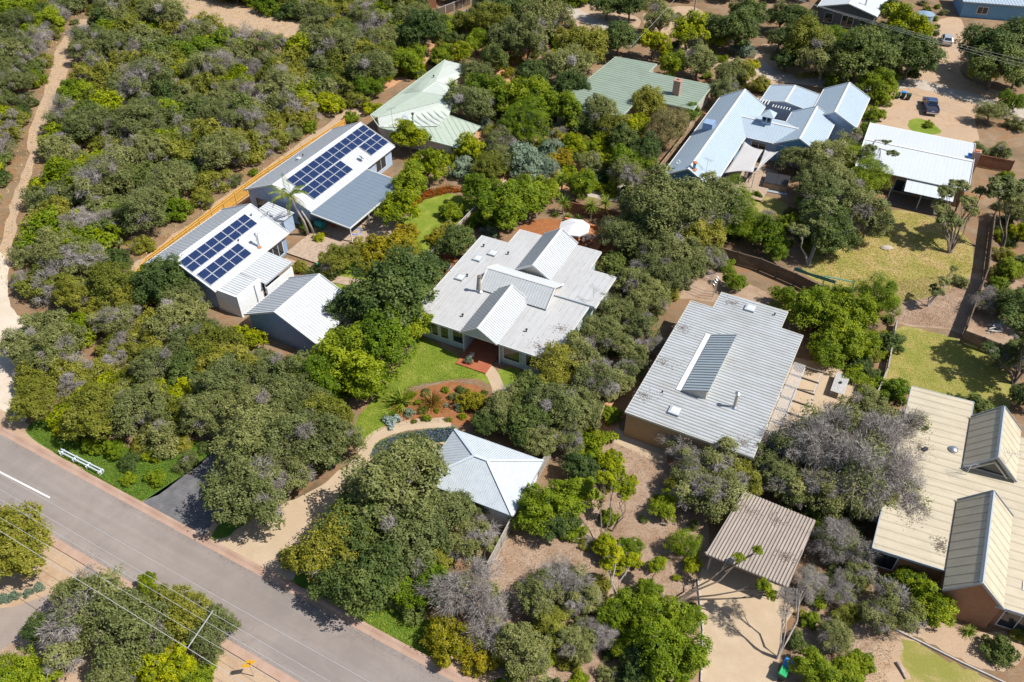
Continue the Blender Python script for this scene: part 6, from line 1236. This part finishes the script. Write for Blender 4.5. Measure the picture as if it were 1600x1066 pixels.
def wheels(o, xs, y, r=0.36):
    for x in xs:
        for s in (-1, 1):
            c = (x, s*y, r); wh = MB().tube([(x, s*y-0.11, r), (x, s*y+0.11, r)], r, 18).build('wheel', 'tyre', o)
            MB().tube([(x, s*(y+0.115)-0.01, r), (x, s*(y+0.115)+0.01, r)], r*0.62, 14).build('rim', 'steel', wh)
def car_common(o, cab, paint):
    vs, fs = cab; MB().add(vs, fs).build('cabin', paint, o, bevel=0.05)
    for nm, f, m in (('rear_window', (3, 0, 4, 7), (.1, .9, .2, .85)), ('windscreen', (1, 2, 6, 5), (.08, .92, .12, .9)), ('side_window', (0, 1, 5, 4), (.1, .92, .2, .85)), ('side_window', (2, 3, 7, 6), (.08, .9, .2, .85))):
        v, f2 = quad_on(vs, f, *m, 0.012); MB().add(v, f2).build(nm, 'glass', o)
hd = R(76); p = Vector((66.0, 119.5, 0))+Vector((math.cos(hd), math.sin(hd), 0))*2.6
o = empty('pickup_truck', p, hd, 'dark blue dual cab pickup parked on the sandy drive', 'pickup')
extr([(-2.6, .55), (-2.6, 1.0), (-0.95, 1.02), (0.9, 1.02), (2.35, .95), (2.6, .75), (2.6, .45), (2.3, .35), (-2.4, .42)], 1.85).build('body', 'car_blue', o, bevel=0.06)
for a_, b_ in (((-2.55, .82, 1.0), (-1.0, .92, 1.18)), ((-2.55, -.92, 1.0), (-1.0, -.82, 1.18)), ((-2.6, -.92, 1.0), (-2.5, .92, 1.18)), ((-1.05, -.85, 1.0), (-0.95, .85, 1.2))): MB().b2(a_, b_).build('tray_side', 'car_blue', o)
MB().b2((-2.48, -.8, 1.005), (-1.06, .8, 1.03)).build('tray_cover', 'black_metal', o)
car_common(o, frustum(-0.95, 1.35, 1.0, 1.8, -0.65, 0.55, 1.72, 1.45), 'car_blue')
wheels(o, (-1.6, 1.65), 0.84, 0.38)
MB().b2((-2.75, -.9, .45), (-2.6, .9, .65)).build('rear_bumper', 'steel', o); MB().tube([(-0.85, -.7, 1.2), (-0.85, -.68, 1.75), (-0.85, .68, 1.75), (-0.85, .7, 1.2)], 0.035, 8).build('sports_bar', 'steel', o)
for s in (-1, 1):
    MB().b2((-2.63, s*.86-.07, .75), (-2.6, s*.86+.07, 1.0)).build('tail_light', 'tail_light', o); MB().b2((0.95, s*.92, 1.05), (1.1, s*1.1, 1.2)).build('mirror', 'car_blue', o)
MB().b2((-2.62, -.22, .78), (-2.605, .22, .9)).build('number_plate', 'trim_white', o)
hd = R(69); p = Vector((79.0, 146.6, 0))+Vector((math.cos(hd), math.sin(hd), 0))*2.2
o = empty('parked_car', p, hd, 'silver hatchback parked on the sandy track under trees', 'car')
extr([(-2.15, .5), (-2.1, .95), (-1.6, 1.0), (0.95, .95), (2.0, .8), (2.15, .55), (2.1, .3), (-2.0, .3)], 1.75).build('body', 'car_silver', o, bevel=0.08)
car_common(o, frustum(-2.0, 1.1, .95, 1.68, -1.35, 0.3, 1.48, 1.3), 'car_silver')
wheels(o, (-1.35, 1.35), 0.8, 0.32)
for s in (-1, 1): MB().b2((-2.14, s*.7-.12, .72), (-2.09, s*.7+.12, .92)).build('tail_light', 'tail_light', o)
MB().b2((-2.17, -.22, .6), (-2.14, .22, .72)).build('number_plate', 'trim_white', o)

# ------------------------------------------------------------------ wheelie bins
def bin_(p, rz, lid, label):
    o = empty('wheelie_bin', (p.x, p.y, 0), rz, label, 'bin', 'wheelie bins')
    MB().add([(-.22, -.26, .08), (.22, -.26, .08), (.22, .26, .08), (-.22, .26, .08), (-.29, -.36, .98), (.29, -.36, .98), (.29, .36, .98), (-.29, .36, .98)], [(3, 2, 1, 0), (4, 5, 6, 7), (0, 1, 5, 4), (1, 2, 6, 5), (2, 3, 7, 6), (3, 0, 4, 7)]).build('body', 'bin_body', o, bevel=0.02)
    MB().add([(-.31, -.4, .99), (.31, -.4, .99), (.31, .4, .99), (-.31, .4, .99), (-.25, -.32, 1.07), (.25, -.32, 1.07), (.25, .34, 1.07), (-.25, .34, 1.07)], [(3, 2, 1, 0), (4, 5, 6, 7), (0, 1, 5, 4), (1, 2, 6, 5), (2, 3, 7, 6), (3, 0, 4, 7)]).build('lid', lid, o, bevel=0.015)
    MB().tube([(-.24, .44, .95), (.24, .44, .95)], 0.02, 8).build('handle', 'bin_body', o)
    for s in (-1, 1): MB().tube([(s*.24, .3, .12), (s*.29, .3, .12)], 0.12, 12).build('wheel', 'tyre', o)
bin_(at(1231, 1036, 1.0), R(-35), 'blue_plastic', 'blue lidded wheelie bin beside the concrete driveway')
bin_(at(1225, 1049, 1.0), R(-35), 'green_plastic', 'green lidded wheelie bin beside the concrete driveway')
bin_(at(206, 451, 1.0), R(60), 'blue_plastic', 'blue lidded bin at the end of the yellow fence'); bin_(at(199, 460, 1.0), R(60), 'green_plastic', 'green lidded bin at the end of the yellow fence')
bin_(at(1413, 144, 1.0), R(70), 'blue_plastic', 'blue lidded bin beside the gravel road'); bin_(at(1404, 145, 1.0), R(70), 'bin_body', 'left dark bin beside the gravel road'); bin_(at(1421, 147, 1.0), R(70), 'bin_body', 'right dark bin beside the gravel road')

# ------------------------------------------------------------------ garden furniture
p = at(898, 353, 2.3); o = empty('garden_umbrella', (p.x, p.y, 0), 0.2, 'large white octagonal garden umbrella on the timber deck', 'umbrella')
mb = MB(); Rr = 2.0; top = (0, 0, 2.75)
for k in range(8):
    a, b_ = 2*math.pi*k/8, 2*math.pi*(k+1)/8
    P0, P1 = (Rr*math.cos(a), Rr*math.sin(a), 2.1), (Rr*math.cos(b_), Rr*math.sin(b_), 2.1)
    Q0, Q1 = (Rr*.5*math.cos(a), Rr*.5*math.sin(a), 2.45), (Rr*.5*math.cos(b_), Rr*.5*math.sin(b_), 2.45)
    panel = MB().add([P0, P1, Q1, Q0, top, (P0[0], P0[1], 1.92), (P1[0], P1[1], 1.92)], [(0, 1, 2, 3), (3, 2, 4), (0, 5, 6, 1)])
    panel.build('canopy_panel', 'umbrella_cloth', o, fix=False)
    MB().bar((0, 0, 2.2), Q0, 0.03).build('rib', 'dark_timber', o)
MB().tube([(0, 0, 0), (0, 0, 2.85)], 0.035, 8).build('pole', 'dark_timber', o); MB().lathe([(0.35, 0), (0.35, 0.08), (0.08, 0.15)], (0, 0, 0), 14).build('base', 'black_metal', o)
dk = MB(); c0 = at(905, 372)
o = empty('garden_deck', c0, R(64), 'orange timber deck behind the central house', 'deck')
for i in range(44): dk.b2((-3.4, -3.1+i*0.142, 0.02), (2.6, -3.1+i*0.142+0.13, 0.12))
tag(dk.build('deck_boards', 'orange_timber', o), kind='stuff'); MB().b2((-3.5, -3.25, 0.0), (2.7, -3.15, 0.5)).build('bench_front', 'orange_timber', o); MB().b2((2.65, -3.1, 0.0), (2.95, 3.2, 0.5)).build('bench_seat', 'orange_timber', o)
def table(p, rz, lx, ly, h, mat, label, bench=True, z0=0.0):
    o = empty('outdoor_table', (p.x, p.y, z0), rz, label, 'table'); n = max(4, int(ly/0.16))
    for i in range(n): y = -ly/2+ly*(i+.5)/n; MB().b2((-lx/2, y-ly/n/2+.008, h-.05), (lx/2, y+ly/n/2-.008, h)).build('slat', mat, o)
    for sx in (-1, 1):
        for sy in (-1, 1): MB().b2((sx*(lx/2-.2)-.05, sy*(ly/2-.12)-.05, 0), (sx*(lx/2-.2)+.05, sy*(ly/2-.12)+.05, h-.052)).build('leg', mat, o)
    for sx in (-1, 1): MB().b2((sx*(lx/2-.2)-.03, -ly/2+.05, h-.14), (sx*(lx/2-.2)+.03, ly/2-.05, h-.053)).build('rail', mat, o)
    return o
def chair(p, rz, mat, label, group=None, z0=0.0):
    o = empty('outdoor_chair', (p.x, p.y, z0), rz, label, 'chair', group)
    for i in range(4): MB().b2((-.22+i*.115, -.24, .42), (-.22+i*.115+.1, .24, .45)).build('seat_slat', mat, o)
    for i in range(4): MB().add(*frustum(-.25, -.22, .5+i*.11, .5, -.27-i*.02, -.24-i*.02, .58+i*.11, .5)).build('back_slat', mat, o)
    for sx in (-.2, .2):
        for sy in (-.22, .22): MB().b2((sx-.02, sy-.02, 0), (sx+.02, sy+.02, .42)).build('leg', mat, o)
    for sy in (-.27, .27): MB().b2((-.25, sy-.03, .62), (.22, sy+.03, .65)).build('armrest', mat, o)
    return o
p = at(1313, 599, .75); table(p, R(61.8), 3.1, 1.35, .78, 'grey_timber', 'weathered grey timber table on the concrete patio')
q = MB().lathe([(0.12, 0), (0.16, 0.1), (0.13, 0.16)], (0, 0, 0), 12).build('pot', 'black_metal'); tag(q, 'small dark pot on the grey patio table', 'pot'); q.location = (p.x, p.y, .785)
p = at(918, 372, .8); table(p, R(30), 1.9, 1.0, .75, 'dark_timber', 'dark outdoor table beside the white umbrella', z0=0.12)
for i, (dx, dy, r_) in enumerate(((0, 1.0, 210+90), (0.2, -1.0, 30+90), (1.4, 0.5, 210))): chair(Vector((p.x+dx, p.y+dy, 0)), R(r_), 'dark_timber', 'dark chair at the umbrella table, '+['far side', 'near side', 'right end'][i], z0=0.12)
p = at(736, 557, .5); chair(p, R(150), 'trim_white', 'white slatted armchair on the red brick porch', z0=0.14)
p = at(733, 568); o = empty('planter', (p.x, p.y, 0.0), 0, 'terracotta trough with green plant at the porch edge', 'planter'); MB().box((0, 0, .18), (0.9, .4, .36)).build('trough', 'terracotta', o)
c = bpy.data.objects.new('plant', PROTO['silver_shrub'][0][0]); COL.objects.link(c); c.parent = o; c.location = (0, 0, .3); c.scale = (.5, .4, .5)
p = at(522, 352, .7); chair(p, R(200), 'red_plastic', 'red chair under the grey patio roof, left one', z0=0.28); p = at(536, 348, .7); chair(p, R(120), 'red_plastic', 'red chair under the grey patio roof, right one', z0=0.28)
p = at(500, 352, .6); o = tag(MB().tube([(0, -.6, .5), (0, .6, .5)], .5, 16).build('rolled_cover', 'teal_plastic'), 'dark green rolled cover under the patio roof', 'cover'); o.location = (p.x, p.y, .28); o.rotation_euler = (0, 0, R(60))
p = at(556, 362, .3); o = empty('paddling_pool', (p.x, p.y, .0), 0, 'small blue paddling pool beside the patio post', 'pool'); MB().lathe([(.75, 0), (.8, .15), (.75, .3), (.65, .3), (.6, .12), (.02, .1)], (0, 0, .02), 20).build('shell', 'blue_plastic', o, smooth=True)
p = at(552, 452, .8); o = empty('planter_stand', (p.x, p.y, 0), R(30), 'black planter box on legs beside the shed', 'planter'); MB().box((0, 0, .85), (.75, .6, .4)).build('box', 'black_metal', o)
for sx in (-1, 1):
    for sy in (-1, 1): MB().box((sx*.3, sy*.22, .33), (.06, .06, .66)).build('leg', 'grey_timber', o)
c = bpy.data.objects.new('plant', PROTO['bright_shrub'][0][0]); COL.objects.link(c); c.parent = o; c.location = (0, 0, 1.0); c.scale = (.35, .3, .3)
p = at(498, 413, .3); o = tag(MB().lathe([(.3, 0), (.36, .2), (.3, .38), (.1, .42)], (0, 0, 0), 14).build('hose_pot', 'green_plastic'), 'small green tub beside the garden steps', 'tub'); o.location = (p.x, p.y, 0)
# garden steps
b0 = at(470, 405); o = empty('garden_steps', (b0.x, b0.y, 0), R(62), 'low timber steps between the solar houses', 'steps')
for i in range(3): MB().b2((-1.2-i*.45, -2.2, 0.0), (-.77-i*.45, 1.6, .16-i*.05)).build('step', 'deck_timber', o)
b0 = at(540, 440); o = empty('boardwalk', (b0.x, b0.y, 0), R(-15), 'timber boardwalk beside the ribbed shed', 'boardwalk')
for i in range(24): MB().b2((-2.4+i*.2, -.7, 0.0), (-2.4+i*.2+.185, .7, .1)).build('board', 'deck_timber', o)
# shade sails
def sail(corners, label, n=9, sagk=0.35):
    P = [Vector(c) for c in corners]
    if len(P) == 3: P.append(P[2].copy())
    me = MB(); V = []
    for i in range(n+1):
        for j in range(n+1):
            s, t_ = i/n, j/n; s2 = s; 
            q = (P[0].lerp(P[1], s)).lerp(P[3].lerp(P[2], s), t_); cen = (P[0]+P[1]+P[2]+P[3])/4
            ed = 4*s*(1-s)*(1-min(1, 4*t_*(1-t_)*1.2))+4*t_*(1-t_)*(1-min(1, 4*s*(1-s)*1.2)); q = q.lerp(cen, 0.13*max(0, ed)); q.z -= 0.05*math.sin(9*s+5*t_)*4*s*(1-s)
            V.append(q)
    me.add(V, [(i*(n+1)+j, i*(n+1)+j+1, (i+1)*(n+1)+j+1, (i+1)*(n+1)+j) for i in range(n) for j in range(n)])
    o = me.build('shade_sail', 'sail_cloth', smooth=True, fix=False); md = o.modifiers.new('cloth', 'SOLIDIFY'); md.thickness = 0.015
    return tag(o, label, 'shade sail')
cc = lambda x, y, z: at(1000+x/4.1, 110+y/4.1, z)
sail([cc(668, 455, 3.4), cc(535, 660, 2.5), cc(725, 655, 2.4), cc(790, 510, 3.0)], 'large pale shade sail over the deck of the blue gabled house')
sail([cc(800, 508, 3.1), cc(885, 520, 3.1), cc(738, 655, 2.4)], 'small triangular shade sail beside the large one')
for i, (x, y, z) in enumerate(((735, 658, 2.6), (885, 520, 3.3))):
    p = cc(x, y, z); q = MB().tube([(0, 0, 0), (0, 0, z)], .05, 8).build('sail_post', 'trim_grey'); q.location = (p.x, p.y, 0); tag(q, ['grey post at the low corner of the shade sails', 'grey post at the outer corner of the small shade sail'][i], 'post')
# spa with lid and lattice skirt
p = cc(870, 690, 0.9); o = empty('spa_pool', (p.x, p.y-.6, 0), R(-22), 'square spa with dark folded lid beside the shade sails', 'spa')
MB().box((0, 0, .5), (3.2, 2.8, 1.0)).build('shell', 'paling_brown', o); MB().box((-.78, 0, 1.06), (1.6, 2.9, .1)).build('lid', 'black_metal', o, bevel=0.03); MB().box((.82, 0, 1.09), (1.56, 2.9, .1)).build('lid', 'black_metal', o, bevel=0.03)
MB().box((0, -1.75, .06), (3.6, .6, .12)).build('step', 'trim_grey', o)
p = cc(690, 685, .7); o = table(p, R(62), 1.6, .9, .75, 'dark_timber', 'dark covered barbecue table on the blue house deck', z0=0.3)
# play goal with green net in the yard
a_, b_ = at(1289, 432, 1.6), at(1335, 441, 1.6); o = empty('play_frame', (a_.x, a_.y, 0), math.atan2(b_.y-a_.y, b_.x-a_.x), 'teal tube play frame standing on the straw coloured grass', 'play frame'); L = (b_-a_).length
MB().tube([(0, 0, 0), (0, 0, 1.6), (L, 0, 1.6), (L, 0, 0)], .065, 8).build('front_frame', 'teal_plastic', o); MB().tube([(0, -1.2, 0), (0, 0, 1.58)], .04, 8).build('brace', 'teal_plastic', o); MB().tube([(L, -1.2, 0), (L, 0, 1.58)], .04, 8).build('brace', 'teal_plastic', o); MB().tube([(0, -1.2, .05), (L, -1.2, .05)], .04, 8).build('ground_bar', 'teal_plastic', o)
a_, b_ = at(1241, 421, 1.4), at(1305, 442, 1.4); d = b_-a_; o = empty('shade_cloth', (a_.x, a_.y, 0), math.atan2(d.y, d.x), 'green shade cloth strung along the dark fence', 'shade cloth'); L = d.length
mb = MB(); n = 12
for i in range(n): mb.add([(L*i/n, .06*math.sin(i), 1.75-.1*math.sin(i/n*3.14)), (L*(i+1)/n, .06*math.sin(i+1), 1.75-.1*math.sin((i+1)/n*3.14)), (L*(i+1)/n, .2, 1.1), (L*i/n, .2, 1.1)], [(0, 1, 2, 3)])
q = mb.build('cloth', 'teal_plastic', o, fix=False); q.modifiers.new('t', 'SOLIDIFY').thickness = .01
for x in (0, L): MB().tube([(x, 0, 0), (x, 0, 1.8)], .04, 8).build('stake', 'grey_timber', o)
# water tank at the top right, road sign, white rails, log, pipe frame
p = at(1446, 26, 1.0); o = empty('water_tank', (p.x, p.y, 0), 0, 'low round blue grey tank behind the lime crowned tree', 'tank'); MB().lathe([(1.45, 0), (1.45, 1.5), (1.5, 1.55)], (0, 0, 0), 28).build('body', 'tank_blue', o, smooth=False); MB().lathe([(1.55, 0), (1.5, .05), (.2, .35), (.05, .36)], (0, 0, 1.55), 28).build('lid', 'tank_blue', o)
p = at(388, 1037, 2.0); o = empty('road_sign', (p.x, p.y, 0), R(-62), 'yellow diamond curve warning sign on the verge', 'sign')
MB().tube([(0, 0, 0), (0, 0, 2.4)], .035, 8).build('post', 'steel', o); s = .55; MB().add([(.04, 0, 2.05-s), (.04, s, 2.05), (.04, 0, 2.05+s), (.04, -s, 2.05), (.055, 0, 2.05-s), (.055, s, 2.05), (.055, 0, 2.05+s), (.055, -s, 2.05)], [(3, 2, 1, 0), (4, 5, 6, 7), (0, 1, 5, 4), (1, 2, 6, 5), (2, 3, 7, 6), (3, 0, 4, 7)]).build('plate', 'yellow_sign', o)
MB().bar((.06, 0.08, 1.82), (.06, 0.08, 2.05), .01, .07, up=(0, 1, 0)).bar((.06, .08, 2.03), (.06, -.1, 2.16), .01, .07, up=(0, 0, 1)).bar((.06, -.1, 2.14), (.06, -.1, 2.28), .01, .07, up=(0, 1, 0)).build('arrow_symbol', 'black_metal', o)
a_, b_ = at(93, 703, .45), at(160, 737, .45); d = b_-a_; o = empty('barrier_rail', (a_.x, a_.y, 0), math.atan2(d.y, d.x), 'low white double rail barrier on the grass verge', 'barrier'); L = d.length
for y in (-.14, .14): MB().b2((0, y-.06, .38), (L, y+.06, .48)).build('rail', 'trim_rail', o)
for x in (.3, L*.35, L*.66, L-.3): MB().b2((x-.07, -.28, 0), (x+.07, .28, .375)).build('post', 'wall_white', o)
a_, b_ = at(1400, 1036), at(1415, 1062); d = b_-a_; o = MB().tube([(0, 0, .12), (d.length*.5, .05, .14), (d.length, 0, .1)], [.12, .1, .07], 8).build('fallen_log', 'bark_grey', smooth=True); o.location = (a_.x, a_.y, 0); o.rotation_euler = (0, 0, math.atan2(d.y, d.x)); tag(o, 'short grey fallen log on the dry front lawn', 'log')
p = at(1112, 468); o = empty('clothes_frame', (p.x, p.y, 0), R(62), 'bent white pipe frame beside the ribbed house corner', 'frame')
for k in range(4): MB().tube([(k*.5, 0, 0), (k*.5, 0, 2.1), (k*.5+.2, .5, 2.5), (k*.5+.3, 1.3, 2.5)], .035, 6).build('pipe', 'steel', o)
p = at(1385, 388); o = MB().lathe([(.55, 0), (.62, .15), (.4, .35), (.1, .42)], (0, 0, 0), 9).build('boulder', 'gravel'); o.location = (p.x, p.y, 0); o.scale = (1.3, .8, .8); tag(o, 'pale boulder lying in the straw coloured yard', 'boulder')
for i, (x, y) in enumerate(((1560, 505), (1570, 492), (1552, 516))):
    p = at(x, y); o = MB()
    for k in range(9): o.bar((random.uniform(-1, 1), random.uniform(-.6, .6), .05+k*.06), (random.uniform(-1, 1), random.uniform(-.6, .6), .08+k*.06), .14, .05)
    o = o.build('timber_pile', 'grey_timber'); o.location = (p.x, p.y, 0); tag(o, 'heap of pale scrap timber by the right edge, '+['middle one', 'far one', 'near one'][i], 'timber heap', 'scrap timber heaps')
# timber edging along the carport driveway and front lawn
for nm, pts in (('timber edging along the left of the concrete driveway', [(1090, 905), (1098, 985), (1095, 1066)]), ('thin timber edging between the front path and dry lawn', [(1385, 978), (1440, 1005), (1500, 1035), (1570, 1068)])):
    q = [at(*a) for a in pts]; mb = MB()
    for i in range(len(q)-1): mb.bar(q[i]+Vector((0, 0, .08)), q[i+1]+Vector((0, 0, .08)), .1, .16)
    tag(mb.build('timber_edging', 'grey_timber'), nm, 'edging')
